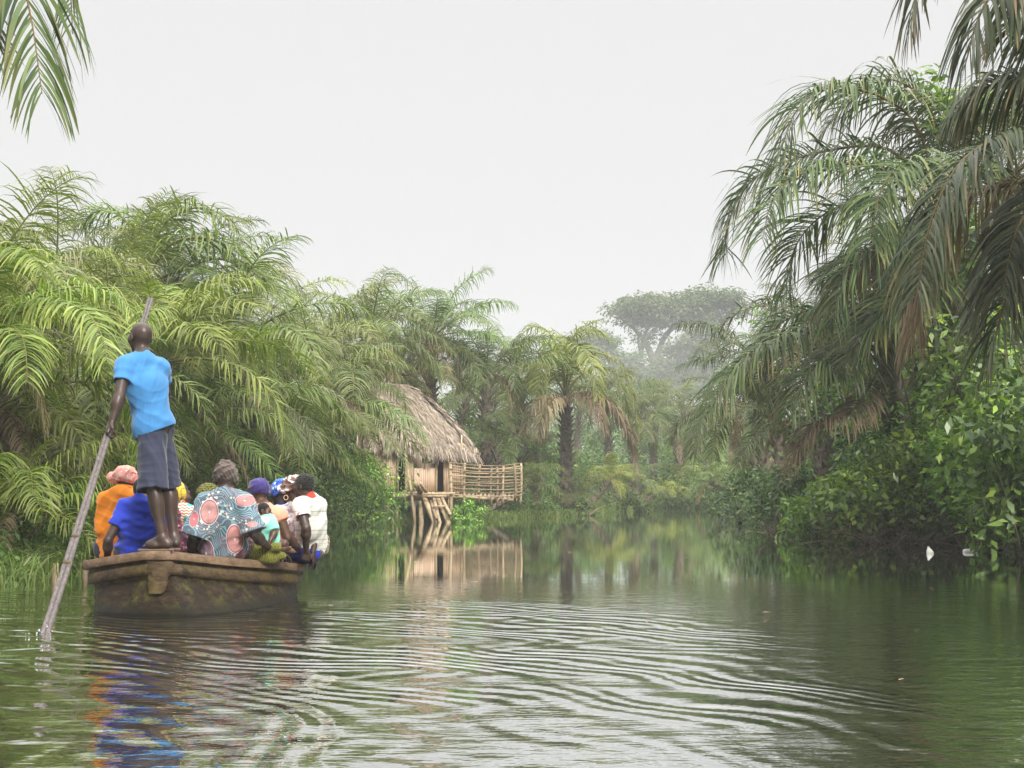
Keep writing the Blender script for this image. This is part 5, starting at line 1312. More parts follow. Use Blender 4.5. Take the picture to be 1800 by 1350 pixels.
# right bank, darker
C3 = bank_clumps(rg, 420, 1, 17, 34, lambda y, d: .6 + d * .75, .3, 2.6)
C4 = bank_clumps(rg, 520, 1, 15, 50, lambda y, d: (2.2 + np.minimum(d, 5) * .55) * np.where(y < 27.5, .55, 1.0), 1.8, 6.5)
C5 = bank_clumps(rg, 520, 1, 34, 84, lambda y, d: 1.0 + np.minimum(d, 8) * .45, .0, 9)
mass('undergrowth', 'bush', [leaf_cloud(rg, C3[::2], rg.uniform(.25, .45, len(C3[::2])), 60, .13, tip=.12)])
mass('undergrowth', 'bushd', [leaf_cloud(rg, C3[1::2], rg.uniform(.25, .45, len(C3[1::2])), 60, .13, tip=.12), leaf_cloud(rg, C4, rg.uniform(.4, .8, len(C4)), 75, .18, tip=.06)])
# the end of the channel
k = 900; ex = rg.uniform(-4, 34, k); ey = Y_END + rg.uniform(-.2, 16, k); ez = rg.random(k) * (.6 + (ey - Y_END) * .30)
C6 = np.stack([ex, ey, ez], -1)
mass('undergrowth', 'weed', [leaf_cloud(rg, C5, rg.uniform(.4, .8, len(C5)), 60, .22, tip=.1), leaf_cloud(rg, C6, rg.uniform(.5, .95, k), 50, .30, tip=.2)])
# far wood behind everything, reads as one mass
k = 2600; fy = rg.uniform(98, 300, k); fx = rg.uniform(-75, 75, k); fz = rg.random(k) ** .7 * (3.6 + (fy - 96) * .055 + 1.0 * np.sin(fx * .25) + .6 * np.sin(fx * .9))
mass('forest', 'far', [leaf_cloud(rg, np.stack([fx, fy, fz], -1), rg.uniform(1.0, 1.9, k), 60, .55, tip=.1)])
k = 900; fy = rg.uniform(20, 95, k); fx = np.where(rg.random(k) < .5, xl(fy) - rg.uniform(8, 17, k), xr(fy) + rg.uniform(6.5, 16, k)); fz = rg.random(k) ** .8 * (2.4 + fy * .045)
mass('forest', 'green', [leaf_cloud(rg, np.stack([fx, fy, fz], -1), rg.uniform(.6, 1.2, k), 60, .30, tip=.1)])

def grass(rng, B, h, n, spread=.25, w_=.016):
    idx = np.repeat(np.arange(len(B)), n); m = len(idx); p = B[idx] + np.stack([rng.normal(0, spread, m), rng.normal(0, spread, m), np.zeros(m)], -1)
    L = rng.uniform(.5, 1.2, m) * h; d0 = nrm(np.stack([rng.normal(0, .35, m), rng.normal(0, .35, m), np.ones(m)], -1)); ou = nrm(np.stack([rng.normal(0, 1, m), rng.normal(0, 1, m), np.zeros(m)], -1))
    wv = nrm(np.cross(d0, ou)); rows = []
    for k_, hw in ((0, .8), (1, 1), (2, .7), (3, .08)):
        t = k_ / 3; q = p + d0 * (L * t)[:, None] + (ou * .7 + np.array([0, 0, -.5])) * (L * t ** 2.4 * .7)[:, None]
        rows.append(np.stack([q - wv * w_ * hw / 2, q + wv * w_ * hw / 2], 1))
    V = np.stack(rows, 1).reshape(-1, 3); b = np.arange(m)[:, None] * 8; F = np.stack([b + 2 * i + np.array([0, 1, 3, 2]) for i in range(3)], 1).reshape(-1, 4)
    T = np.repeat(np.stack([np.clip(rng.normal(.5, .25, m), 0, 1), (rng.random(m) < .15) * rng.random(m), np.zeros(m)], -1), 8, 0)
    return V, F, T
yy = rg.uniform(15, 82, 700); dd = rg.uniform(-.15, .9, 700); B = np.stack([xl(yy) - dd, yy, np.maximum(ground_z(xl(yy) - dd, yy), -.03)], -1)
hx = rg.uniform(-4.6, 2.4, 150); hy = np.interp(hx, [-4.6, -3, -1.6, 1.4, 2.4], [43.2, 45.6, 47.8, 53, 57]) + rg.uniform(.2, 2.2, 150); B2 = np.stack([hx, hy, np.maximum(ground_z(hx, hy), -.03)], -1)
ex = rg.uniform(6, 16, 260); ey = Y_END + rg.uniform(-.4, 1.6, 260); B3 = np.stack([ex, ey, np.maximum(ground_z(ex, ey), -.03)], -1)
y4 = rg.uniform(14.5, 21, 110); x4 = xl(y4) - rg.uniform(-.3, .8, 110); B4 = np.stack([x4, y4, np.maximum(ground_z(x4, y4), -.03)], -1)
mass('grass', 'grass', [grass(rg, B, .42, 22), grass(rg, B2, .5, 34), grass(rg, B3, .7, 20, .35, .03), grass(rg, B4, .6, 26, .2, .012)])

# ------------------------------------------------------------------ palms
# hero palms whose fronds are laid out one by one
def hero(name, foot, top, label, fronds, kind, seed, r=(.26, .2), **kw):
    f = np.asarray(foot, float); root = empty(name, f); tag(root, label, 'palm tree'); rng = np.random.default_rng(seed)
    trunk_acc([0, 0, -.2], np.asarray(top) - f, r[0], r[1], rng, boots=int(24 * (top[2] - f[2]))).build('trunk', M['bark'], root, True)
    for i, fr in enumerate(fronds):
        pts, k = fr[0], dict(kw); nm, kd = 'frond', kind
        if len(fr) > 1:
            k.update(fr[1]); nm = k.pop('nm', nm); kd = k.pop('kd', kd)
        hero_frond(root, pts, kd, seed * 31 + i, nm, **k)
    return root
def foot_of(px, Y, off=0):
    c = at(px, 900, Y); return np.array([c[0] + off, Y, float(ground_z(c[0] + off, Y))])
def P_(px, py, Y, label, kind, s, **kw): return palm(px, py, Y, label, kind, s, **kw)
# left bank, near to far
LP = [
 (-60, 600, 17.5, 'yellow green palm at the left edge of the photo, level with the standing man\'s head', 'lime', .85, dict(n=24, low=4)),
 (-20, 720, 18.5, 'low bright palm at the left edge, arching over the water beside the pole', 'lime', .72, dict(n=22, low=4)),
 (20, 905, 17.2, 'lowest bright palm by the water at the left edge, its fronds touching the bank', 'lime', .62, dict(n=20, low=4, ndead=1)),
 (110, 800, 20.5, 'bright low palm just left of the orange polo shirt', 'lime', .62, dict(n=20, low=4, ndead=1)),
 (-10, 520, 25.0, 'pale green palm at the upper left edge of the tree line', 'pale', .95, dict(n=24)),
 (95, 515, 28.0, 'pale palm with upright spiky fronds, second along the tree line from the left', 'pale', .95, dict(n=24)),
 (180, 600, 25.0, 'yellow green palm behind the upper pole, left of the bald man\'s head', 'lime', .9, dict(n=24, low=4)),
 (275, 640, 24.0, 'yellow green palm directly behind the bald man\'s head and shoulders', 'lime', .85, dict(n=26, low=4)),
 (205, 530, 33.0, 'palm with brown flower stalks between two taller crowns on the left', 'green', .95, dict(n=22, ndead=4)),
 (300, 500, 32.0, 'tall dusty green palm rising above the left tree line, behind the bald man', 'pale', 1.0, dict(n=26, low=-25)),
 (160, 690, 21.5, 'green palm low behind the man\'s outstretched arm', 'green', .7, dict(n=20)),
 (385, 620, 29.0, 'big yellow green palm to the right of the bald man, fronds drooping in long arcs', 'lime', 1.0, dict(n=28, ndead=5)),
 (335, 745, 26.0, 'green palm low behind the bald man\'s shorts', 'green', .75, dict(n=22, ndead=3)),
 (425, 590, 37.0, 'pale green palm whose far fronds arch over to the right of the tall one', 'pale', 1.0, dict(n=24)),
 (450, 715, 31.0, 'palm with pale drooping fronds above the grey turban', 'pale', .85, dict(n=24, ndead=3)),
 (545, 625, 39.0, 'soft green palm in the left tree line, left of the thatched roof', 'pale', 1.0, dict(n=26)),
 (575, 705, 37.0, 'palm with dry brown fronds hanging over the left end of the thatched roof', 'green', .95, dict(n=24, ndead=9)),
 (600, 690, 41.5, 'palm whose drooping fronds screen the left end of the thatched roof', 'green', .85, dict(n=24, ndead=9)),
 (520, 780, 34.0, 'low palm spreading over the bushes just left of the hut', 'lime', .75, dict(n=22, ndead=4)),
 (650, 590, 48.0, 'tall palm standing above and behind the hut roof', 'pale', 1.1, dict(n=26)),
 (758, 592, 52.0, 'tall feathery palm just right of the hut\'s ridge, against the sky', 'green', 1.1, dict(n=26, ndead=6)),
 (700, 660, 51.0, 'green palm crown directly behind the hut roof', 'lime', .95, dict(n=22)),
 (855, 660, 54.0, 'slender palm with upright fronds, left of the big lone palm', 'green', 1.1, dict(n=22, top=84, low=10, ndead=2)),
 (915, 675, 60.0, 'bushy green palm behind and left of the big lone palm', 'green', 1.0, dict(n=24)),
]
for a in LP: P_(*a[:6], **a[6])
hero('palm_tree', foot_of(993, 58.2), at(994, 696, 57.5), 'big lone palm with rust coloured frond bases and dead fronds, centre of the far bank', [
 ([(994, 696, 57.5), (985, 640, 57.5), (960, 600, 57.3), (925, 600, 57), (895, 640, 56.8)],),
 ([(994, 696, 57.5), (995, 640, 58), (1010, 590, 58), (1045, 580, 58), (1075, 600, 58)],),
 ([(994, 696, 57.5), (1010, 650, 57), (1050, 620, 56.6), (1095, 650, 56.3), (1115, 710, 56.2), (1122, 760, 56.2)],),
 ([(994, 696, 57.5), (1015, 665, 57.5), (1055, 645, 57.3), (1090, 670, 57), (1105, 730, 57)],),
 ([(994, 696, 57.5), (970, 655, 57), (930, 640, 56.5), (890, 660, 56.2), (865, 710, 56)],),
 ([(994, 696, 57.5), (975, 665, 58), (935, 665, 58.5), (905, 700, 58.8)],),
 ([(994, 696, 57.5), (1000, 640, 56.5), (1020, 610, 55.8), (1040, 640, 55.2), (1050, 700, 55)],),
 ([(994, 696, 57.5), (985, 630, 58.5), (965, 585, 59), (935, 575, 59.4), (905, 600, 59.6)],),
 ([(994, 696, 57.5), (990, 650, 56.6), (975, 620, 56), (955, 640, 55.4), (945, 690, 55)],),
 ([(994, 696, 57.5), (1020, 680, 58), (1060, 690, 58.4), (1085, 740, 58.6)],),
 ([(994, 696, 57.5), (1005, 625, 58.5), (1030, 575, 59), (1060, 560, 59.5)],),
 ([(994, 700, 57.5), (1020, 690, 57), (1060, 700, 56.6), (1095, 740, 56.4), (1115, 800, 56.4)], dict(kd='dead', nm='dead_frond', droop=(2.5, 5))),
 ([(994, 700, 57.5), (1015, 695, 56.5), (1045, 710, 56), (1065, 760, 55.8)], dict(kd='dead', nm='dead_frond', droop=(2.5, 5))),
 ([(994, 700, 57.5), (970, 695, 57), (940, 710, 56.6), (920, 760, 56.4)], dict(kd='dead', nm='dead_frond', droop=(2.5, 5))),
 ([(994, 700, 57.5), (975, 700, 56.5), (955, 725, 56), (945, 770, 55.8)], dict(kd='dead', nm='dead_frond', droop=(2.5, 5))),
 ([(994, 700, 57.5), (1035, 690, 58), (1085, 720, 58.4), (1112, 780, 58.6), (1118, 830, 58.6)], dict(kd='dead', nm='dead_frond', droop=(3, 6), wl=.07)),
], 'lime', 21, r=(.27, .19), nl=64, Ll=.95, wl=.062, seg=4, droop=(1.0, 3.0), plume=.5, rr=.05)
# low young palms along the far left bank
for px, py, Y, s, lab in ((930, 850, 52, .55, 'young palm right of the stick fence'), (1010, 872, 58, .5, 'young palm at the foot of the big lone palm'), (1075, 845, 64, .6, 'spreading young palm right of the big lone palm\'s trunk'),
                        (1110, 850, 72, .6, 'young palm below the hanging dead frond, near the bank stump'), (870, 780, 53, .7, 'young palm right behind the stick fence'), (940, 800, 60, .75, 'half-grown palm left of the big lone palm\'s trunk'), (1165, 862, 80, .55, 'pale young palm on the far bank near the bend'), (1215, 840, 84, .7, 'pale young palm where the channel ends')):
    P_(px, py, Y, lab, 'lime' if px % 2 else 'green', s, n=16, ndead=1, top=75, low=0, name='young_palm', cat='young palm', parts=False, base_z=None)
# far palms, single crown meshes
FP = [(1065, 700, 84, 'hazy far palm right of the big lone palm\'s crown'), (1150, 725, 88, 'hazy palm with a drooping yellow frond, below the umbrella tree'), (1185, 760, 86, 'hazy palm in the middle of the channel end'), (1115, 740, 82, 'hazy green palm behind the hanging dead frond'),
      (1235, 790, 92, 'small hazy palm at the channel end beside the right bank'), (1130, 705, 104, 'palest far palm just below the umbrella tree'), (1200, 715, 105, 'pale far palm right below the umbrella tree\'s trunk'), (1020, 700, 95, 'hazy palm just behind the big lone palm\'s crown'), (950, 695, 80, 'soft palm left behind the big lone palm')]
for px, py, Y, lab in FP: P_(px, py, Y, lab, 'green', 1.05, n=20, ndead=2, parts=False)
BP = [(350, 600, 41), (480, 640, 46), (600, 650, 56), (720, 640, 62), (820, 690, 66), (50, 570, 36), (150, 560, 40), (900, 720, 68)]
for px, py, Y in BP: P_(px, py, Y, 'green palm crown half hidden in the left bank thicket behind the front row', 'green', 1.0, n=20, ndead=2, parts=False, group='half hidden palms of the left bank')
# right bank
RP = [
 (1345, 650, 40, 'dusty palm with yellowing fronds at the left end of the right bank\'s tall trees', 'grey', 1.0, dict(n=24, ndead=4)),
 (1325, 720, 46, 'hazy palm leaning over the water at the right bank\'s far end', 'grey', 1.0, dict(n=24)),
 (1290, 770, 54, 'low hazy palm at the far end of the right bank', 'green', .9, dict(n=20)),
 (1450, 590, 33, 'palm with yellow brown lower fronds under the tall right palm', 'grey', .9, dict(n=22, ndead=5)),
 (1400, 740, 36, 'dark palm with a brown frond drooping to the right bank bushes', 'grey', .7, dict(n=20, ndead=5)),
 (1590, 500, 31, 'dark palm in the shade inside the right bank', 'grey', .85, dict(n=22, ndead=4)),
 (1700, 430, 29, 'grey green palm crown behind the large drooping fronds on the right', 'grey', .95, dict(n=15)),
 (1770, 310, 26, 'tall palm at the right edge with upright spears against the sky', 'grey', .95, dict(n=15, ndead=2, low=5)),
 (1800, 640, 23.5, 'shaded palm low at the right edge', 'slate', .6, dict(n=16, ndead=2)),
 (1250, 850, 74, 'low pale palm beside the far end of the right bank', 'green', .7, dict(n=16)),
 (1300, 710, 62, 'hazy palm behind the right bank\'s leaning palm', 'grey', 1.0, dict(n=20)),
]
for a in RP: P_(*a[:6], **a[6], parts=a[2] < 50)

Yr = 25.0
hero('palm_tree', foot_of(1700, 33.5), at(1652, 352, Yr), 'tall arching palm of the right bank, its long fronds reaching left over the river', [
 ([(1652, 350, 25.0), (1600, 205, 24.8), (1481, 152, 24.4), (1405, 188, 24.1), (1364, 290, 24.0)],),
 ([(1650, 352, 25.0), (1571, 307, 24.6), (1506, 288, 24.2), (1424, 299, 23.8), (1363, 340, 23.5), (1340, 420, 23.3)],),
 ([(1650, 350, 25.0), (1560, 262, 25.5), (1440, 268, 25.8), (1330, 310, 26.0), (1282, 385, 26.1), (1276, 450, 26.1)],),
 ([(1650, 352, 25.0), (1600, 400, 24.0), (1540, 430, 23.6), (1490, 480, 23.4), (1465, 560, 23.3)],),
 ([(1655, 350, 25.0), (1640, 200, 25.6), (1570, 140, 26.0), (1500, 170, 26.4), (1450, 230, 26.5)],),
 ([(1655, 350, 25.0), (1690, 220, 25.3), (1760, 180, 25.4), (1830, 230, 25.5)],),
 ([(1650, 352, 25.0), (1560, 350, 26.0), (1460, 370, 26.5), (1400, 430, 27.0), (1380, 520, 27.0)],),
 ([(1652, 352, 25.0), (1700, 300, 24.0), (1760, 330, 23.6), (1800, 420, 23.4)],),
 ([(1652, 352, 25.0), (1620, 480, 24.2), (1560, 540, 24.0), (1520, 610, 24.0)],),
 ([(1652, 352, 25.0), (1620, 300, 23.8), (1590, 290, 23.2), (1550, 330, 22.8), (1530, 420, 22.6)],),
 ([(1640, 380, 25.0), (1560, 440, 25.6), (1500, 470, 26.0), (1450, 540, 26.2)], dict(kd='dead', nm='dead_frond', droop=(2.5, 5))),
 ([(1640, 390, 25.0), (1610, 440, 24.5), (1604, 520, 24.2), (1606, 600, 24.2)], dict(kd='dead', nm='dead_frond', droop=(3, 6), Ll=.7)),
], 'grey', 7, nl=118, Ll=1.35, wl=.041, seg=7, droop=(.9, 3.6), plume=.7, rr=.035)
Yg = 15.5
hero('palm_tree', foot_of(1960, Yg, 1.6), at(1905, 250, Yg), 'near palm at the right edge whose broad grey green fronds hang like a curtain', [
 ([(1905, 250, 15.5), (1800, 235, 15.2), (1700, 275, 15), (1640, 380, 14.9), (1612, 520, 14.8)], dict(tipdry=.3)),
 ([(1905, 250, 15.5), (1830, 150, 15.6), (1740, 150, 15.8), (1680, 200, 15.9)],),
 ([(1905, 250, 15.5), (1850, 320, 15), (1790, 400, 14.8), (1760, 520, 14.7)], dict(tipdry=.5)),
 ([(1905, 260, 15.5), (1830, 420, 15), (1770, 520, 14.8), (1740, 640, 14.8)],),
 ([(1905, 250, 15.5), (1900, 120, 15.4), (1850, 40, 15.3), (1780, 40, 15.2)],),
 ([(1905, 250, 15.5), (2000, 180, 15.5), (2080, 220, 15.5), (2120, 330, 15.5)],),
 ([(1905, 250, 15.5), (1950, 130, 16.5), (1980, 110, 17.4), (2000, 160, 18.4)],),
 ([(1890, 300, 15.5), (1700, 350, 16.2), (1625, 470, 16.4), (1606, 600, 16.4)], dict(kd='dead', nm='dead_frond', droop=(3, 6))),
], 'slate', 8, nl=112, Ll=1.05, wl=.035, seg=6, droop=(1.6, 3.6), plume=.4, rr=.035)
Yt = 12.5
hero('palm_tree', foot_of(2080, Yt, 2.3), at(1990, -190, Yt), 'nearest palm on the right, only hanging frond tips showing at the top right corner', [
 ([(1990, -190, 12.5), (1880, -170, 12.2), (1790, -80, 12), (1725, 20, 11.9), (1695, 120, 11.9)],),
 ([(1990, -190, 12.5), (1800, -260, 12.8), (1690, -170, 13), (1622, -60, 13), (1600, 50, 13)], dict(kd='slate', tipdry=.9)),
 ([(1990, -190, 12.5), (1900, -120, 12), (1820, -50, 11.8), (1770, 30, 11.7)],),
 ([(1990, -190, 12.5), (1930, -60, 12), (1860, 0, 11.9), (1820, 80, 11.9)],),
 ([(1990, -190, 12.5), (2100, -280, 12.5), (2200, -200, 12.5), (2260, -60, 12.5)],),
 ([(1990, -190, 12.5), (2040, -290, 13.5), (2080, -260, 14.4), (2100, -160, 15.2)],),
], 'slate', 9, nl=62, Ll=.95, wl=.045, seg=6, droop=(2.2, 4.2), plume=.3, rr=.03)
Yl = 11.5
hero('palm_tree', foot_of(-480, Yl, 0), at(-250, -260, Yl), 'near palm at the top left corner, only its hanging frond tips in view', [
 ([(-250, -260, 11.5), (-120, -270, 11.3), (0, -160, 11.1), (50, 10, 11), (74, 165, 10.9)], dict(fwd=(.6, 1.4), gaps=.03)),
 ([(-250, -260, 11.5), (-100, -330, 11.9), (60, -230, 12.2), (115, -90, 12.3), (128, 60, 12.3)], dict(gaps=.3)),
 ([(-250, -260, 11.5), (-200, -120, 11.2), (-120, -60, 11), (-60, 40, 10.9)],),
 ([(-250, -260, 11.5), (-330, -380, 12.5), (-380, -340, 13.4), (-400, -240, 14.2)],),
 ([(-250, -260, 11.5), (-380, -300, 11), (-480, -220, 10.8), (-520, -80, 10.6)],),
], 'grey', 10, nl=60, Ll=.98, wl=.042, seg=6, droop=(1.2, 2.4), plume=.15, rr=.026)
# lower right palm reaching over the water
hero('palm_tree', foot_of(1590, 33.5), at(1560, 610, 27.0), 'low palm of the right bank, a broad frond sweeping left to a dark green tip', [
 ([(1560, 610, 27.0), (1480, 566, 26.5), (1390, 590, 25.9), (1300, 640, 25.5), (1250, 720, 25.3)],),
 ([(1560, 610, 27.0), (1500, 545, 27.5), (1420, 545, 27.8), (1345, 590, 28.0), (1300, 660, 28.1)],),
 ([(1560, 610, 27.0), (1600, 570, 26.1), (1560, 560, 25.5), (1510, 590, 25.1), (1480, 660, 24.9)],),
 ([(1560, 610, 27.0), (1590, 575, 26.5), (1640, 585, 26.1), (1650, 640, 25.9)],),
 ([(1560, 610, 27.0), (1500, 620, 25.9), (1430, 650, 25.4), (1390, 720, 25.2)],),
 ([(1560, 610, 27.0), (1540, 500, 27.5), (1490, 460, 27.9), (1440, 490, 28.3)],),
 ([(1560, 610, 27.0), (1600, 510, 27.5), (1660, 490, 27.9), (1720, 540, 28.3)],),
 ([(1560, 620, 27.0), (1500, 720, 25.9), (1430, 750, 25.6), (1385, 830, 25.5)], dict(kd='dead', nm='dead_frond', droop=(1.5, 4), Ll=.75, wl=.03)),
], 'grey', 12, nl=112, Ll=1.2, wl=.040, seg=7, droop=(1.0, 3.4), plume=.6, rr=.034)
# clear dark crown shapes on the left, laid out by hand
hero('palm_tree', foot_of(262, 30), at(255, 500, 30), 'arching palm against the sky behind the bald man, one frond curving far right', [
 ([(255, 500, 30), (285, 400, 29.6), (345, 365, 29.3), (400, 385, 29), (425, 430, 28.9)],),
 ([(255, 500, 30), (330, 470, 29.5), (390, 455, 29.2), (455, 480, 29), (500, 530, 28.8)],),
 ([(255, 500, 30), (300, 430, 29), (370, 420, 28.6), (430, 455, 28.3), (470, 520, 28)],),
 ([(255, 500, 30), (230, 400, 30), (180, 370, 30), (130, 400, 30)],),
 ([(255, 500, 30), (260, 410, 31), (290, 360, 31.5), (330, 350, 32)],),
 ([(255, 500, 30), (200, 450, 29.2), (130, 450, 28.8), (80, 500, 28.6)],),
], 'green', 13, nl=84, Ll=.95, wl=.040, seg=5, droop=(.6, 2.2), plume=.7, rr=.034)

# ------------------------------------------------------------------ shrubs one can tell apart
SH = [
 (1590, 950, 27.5, 2.1, 3.4, 'broad bright green bush bulging over the right waterline, left of the white floats', 'bush', 70, 90, .17),
 (1480, 945, 29.4, 1.5, 2.3, 'rounded bush at the right waterline below the drooping brown frond', 'bush', 44, 80, .16),
 (1390, 934, 34.6, 1.25, 1.8, 'dark low bush with one pale upright shoot, at the tip of the right bank', 'bushd', 34, 60, .12),
 (1690, 950, 27.8, 2.3, 2.4, 'leafy bush behind the white floats', 'bush', 50, 80, .17),
 (1800, 965, 22.3, 3.6, 2.1, 'large-leaved bush at the right edge with bright young shoots', 'bush', 50, 80, .20),
 (1745, 955, 25.2, 2.6, 2.0, 'tall leafy bush between the right edge and the broad bright bush', 'bush', 44, 80, .18),
 (1330, 915, 44.0, 1.8, 2.4, 'hazy dark bush at the far tip of the right bank', 'bushd', 26, 60, .17),
 (1640, 900, 30.3, 3.4, 2.8, 'bright leafy bush high behind the waterline bush on the right', 'bush', 50, 80, .18),
 (620, 925, 41.5, 2.5, 2.6, 'rounded green bush touching the left side of the hut', 'bush', 50, 70, .13),
 (545, 928, 37.5, 2.6, 2.4, 'dense green bush left of the hut, behind the youth in the striped polo', 'weed', 44, 70, .13),
 (480, 935, 34.0, 2.2, 2.2, 'light green bush behind the purple headwrap', 'weed', 40, 70, .12),
 (410, 945, 30.0, 1.9, 2.0, 'bright leafy bush behind the grey turban', 'weed', 36, 70, .11),
 (350, 945, 28.0, 1.6, 1.6, 'feathery pale bush between the netted headband and the grey turban', 'grass', 30, 70, .09),
 (655, 915, 44.6, 1.2, 1.5, 'low green bush under the hut\'s left end', 'weed', 24, 60, .11),
 (822, 905, 45.0, .95, 1.1, 'small leafy bush at the foot of the stick fence', 'bush', 18, 60, .10),
 (960, 905, 54.5, 1.1, 1.8, 'low bush on the bank just right of the stick fence', 'weed', 24, 60, .13),
 (1025, 903, 57.5, .9, 1.3, 'dark bush at the water\'s edge below the big lone palm', 'bushd', 18, 60, .13),
 (1095, 898, 68.0, 1.3, 2.6, 'low pale bush on the bank right of the big lone palm', 'weed', 24, 60, .18),
 (1230, 893, 82.0, 2.2, 4.5, 'yellow green bush at the channel end', 'grass', 34, 60, .24),
 (1290, 893, 78.0, 2.6, 4.0, 'dark hazy bush where the right bank meets the channel end', 'bushd', 34, 60, .24),
 (150, 945, 19.5, 1.3, 1.8, 'bright leafy bush behind the pole, at the left bank', 'bush', 30, 60, .10),
 (30, 985, 17.6, 1.2, 1.6, 'green bush at the foot of the left edge palms', 'bush', 26, 60, .10),
 (105, 700, 21.0, 1.6, 1.6, 'patch of dark broad leaves among the left fronds, below the pole hand', 'bush', 26, 60, .12),
]
for (px, py, Y, h, w_, lab, mt, nc, npl, sz) in SH:
    shrub(px, py, Y, h, w_, lab, mt, nclump=nc, npl=npl, size=sz, tip=.40 if mt == 'bush' else .12)
# climbers high in the right trees
def climber(px, py, Y, r, label, mat='bush', n=14, size=.15, seed=0):
    rng = np.random.default_rng(seed + int(px)); c = at(px, py, Y); bx = max(c[0], float(xr(Y + 1.5)) + .6); base = np.array([bx, Y + 1.5, float(ground_z(bx, Y + 1.5))])
    root = empty('climbing_plant', base); tag(root, label, 'climber')
    C = c - base + rng.normal(0, 1, (n, 3)) * np.array([r * .5, r * .3, r * .4]); Acc().add(*leaf_cloud(rng, C, rng.uniform(.12, .25, n) * r * 1.6, 34, size, tip=.35)).build('foliage', M[mat], root)
    P = smooth_path([[0, 0, -.1], [(c - base)[0] * .3 + .15, 0, (c - base)[2] * .5], (c - base)], 12)
    Acc().add(*tube(P, np.linspace(.03, .01, 12), 5)).build('stem', M['twig'], root, True)
climber(1690, 185, 24.5, .65, 'bright green creeper tuft high in the right palms', 'bush', 12, .16)
climber(1545, 520, 27.0, .5, 'small bright creeper at mid height left of the hanging dead frond', 'bush', 10, .14)
climber(1720, 620, 22.5, 1.1, 'bright leafy creeper over the large-leaved bush at the right', 'bush', 20, .17)
climber(1785, 700, 20.5, 1.0, 'dark creeper hanging at the right edge', 'bushd', 24, .17)
climber(1640, 650, 25.5, .6, 'creeper shoots reaching left below the hanging dead frond', 'bush', 12, .15)
climber(1530, 640, 28.5, 1.3, 'dark creeper smothering the low palm\'s trunk on the right bank', 'bush', 34, .14)
climber(1500, 740, 29.5, 1.2, 'dark creeper curtain above the right waterline bush', 'bushd', 34, .14)
climber(1740, 440, 18.2, .8, 'dark leaves among the brown fruit clusters at the right', 'bushd', 18, .14)

# fruit bunches
def fruit(px, py, Y, r, label):
    rng = np.random.default_rng(int(px)); c = at(px, py, Y); a = Acc(); n = 170; d = nrm(rng.standard_normal((n, 3))); R = np.array([r, r, r * 1.1])
    for q in d:
        p = q * R * rng.uniform(.86, 1.02); a.add(*tube([p - q * .035, p, p + q * .03], [.018, .026, .006], 5, caps=False))
    a.add(*tube([[0, 0, -r * .8], [0, 0, 0], [0, 0, r * .8]], [r * .5, r * .85, r * .5], 10))
    a.add(*tube([[0, 0, r * .7], [.05, .1, r * 1.8]], .03, 5)); o = a.build('palm_fruit_bunch', M['fruit'], None); o.location = c; tag(o, label, 'palm fruit')
M['fruit'] = rough_mat('palm fruit', [(.3, (.02, .012, .01)), (.6, (.09, .05, .035)), (.75, (.16, .09, .06))], 20)
fruit(1745, 425, 16.6, .14, 'dark brown palm fruit bunch, left of two at the right edge')
fruit(1785, 410, 16.4, .15, 'dark brown palm fruit bunch, right of two at the right edge')

# tangled roots and twigs at the right waterline
def tangle(x0, x1, Y, n, label, h=.5):
    rng = np.random.default_rng(int(x0)); c = at((x0 + x1) / 2, 945, Y); org = np.array([c[0], Y, 0]); a = Acc()
    for i in range(n):
        px = rng.uniform(x0, x1); b = at(px, 940, Y + rng.uniform(-.4, .8)) ; b[2] = rng.uniform(-.15, .1); L = rng.uniform(.4, 1.3)
        d = np.array([rng.normal(0, 1), rng.normal(-.1, .3), abs(rng.normal(.2, .35))]); d = nrm(d) * L
        a.add(*tube(smooth_path([b, b + d * .5 + [0, 0, rng.uniform(.05, h * .6)], b + d + [0, 0, rng.uniform(-.2, .15)]], 7), np.linspace(.012, .004, 7), 4, caps=False))
    o = a.build('root_tangle', M['twig'], None, False, org); o.location = org; tag(o, label, 'roots', kind='stuff')
tangle(1510, 1690, 26.4, 110, 'brown tangle of bare roots and twigs under the broad bush at the right waterline')
tangle(1690, 1800, 25.0, 110, 'brown tangle of bare twigs at the right edge waterline', .7)
tangle(1350, 1500, 31.5, 80, 'thin twigs along the water under the right bank tip')
# floating sticks
def stick(name, pts, r, label, mat='twig', cat='branch'):
    P = smooth_path([np.asarray(p, float) for p in pts], 10); o = Acc().add(*tube(P, np.linspace(r, r * .5, 10), 6)).build(name, M[mat], None, True, P[0]); o.location = P[0]; tag(o, label, cat)
g0 = lambda px, py: at(px, py, (CAMH * 2600 / (py - 863))) * np.array([1, 1, 0])
stick('floating_branch', [g0(1310, 935), g0(1355, 935.5)], .02, 'thin pale branch floating off the tip of the right bank', 'stick')
stick('floating_branch', [g0(1485, 949) , g0(1560, 949.5), g0(1600, 948)], .022, 'pale branch floating under the broad bush', 'stick')
stick('floating_branch', [g0(1636, 953), g0(1680, 954), g0(1712, 954)], .012, 'thin dark branch floating beside the white floats')
stick('floating_branch', [at(1035, 906, 56.5), at(1050, 895, 56.8), at(1063, 889, 57)], .03, 'two-pronged dead branch sticking out of the water below the big lone palm', 'stick')
stick('bank_stump', [at(1136, 897, 74) * [1, 1, 0] - [0, 0, .3], at(1136, 872, 74)], .08, 'short pale stump standing at the far bank\'s edge', 'stick', 'stump')
stick('bare_stem', [at(322, 925, 29) * [1, 1, 0], at(352, 800, 28.6), at(385, 705, 28.2), at(426, 606, 28)], .045, 'thin bare grey stem leaning right behind the boat passengers', 'stick', 'stem')
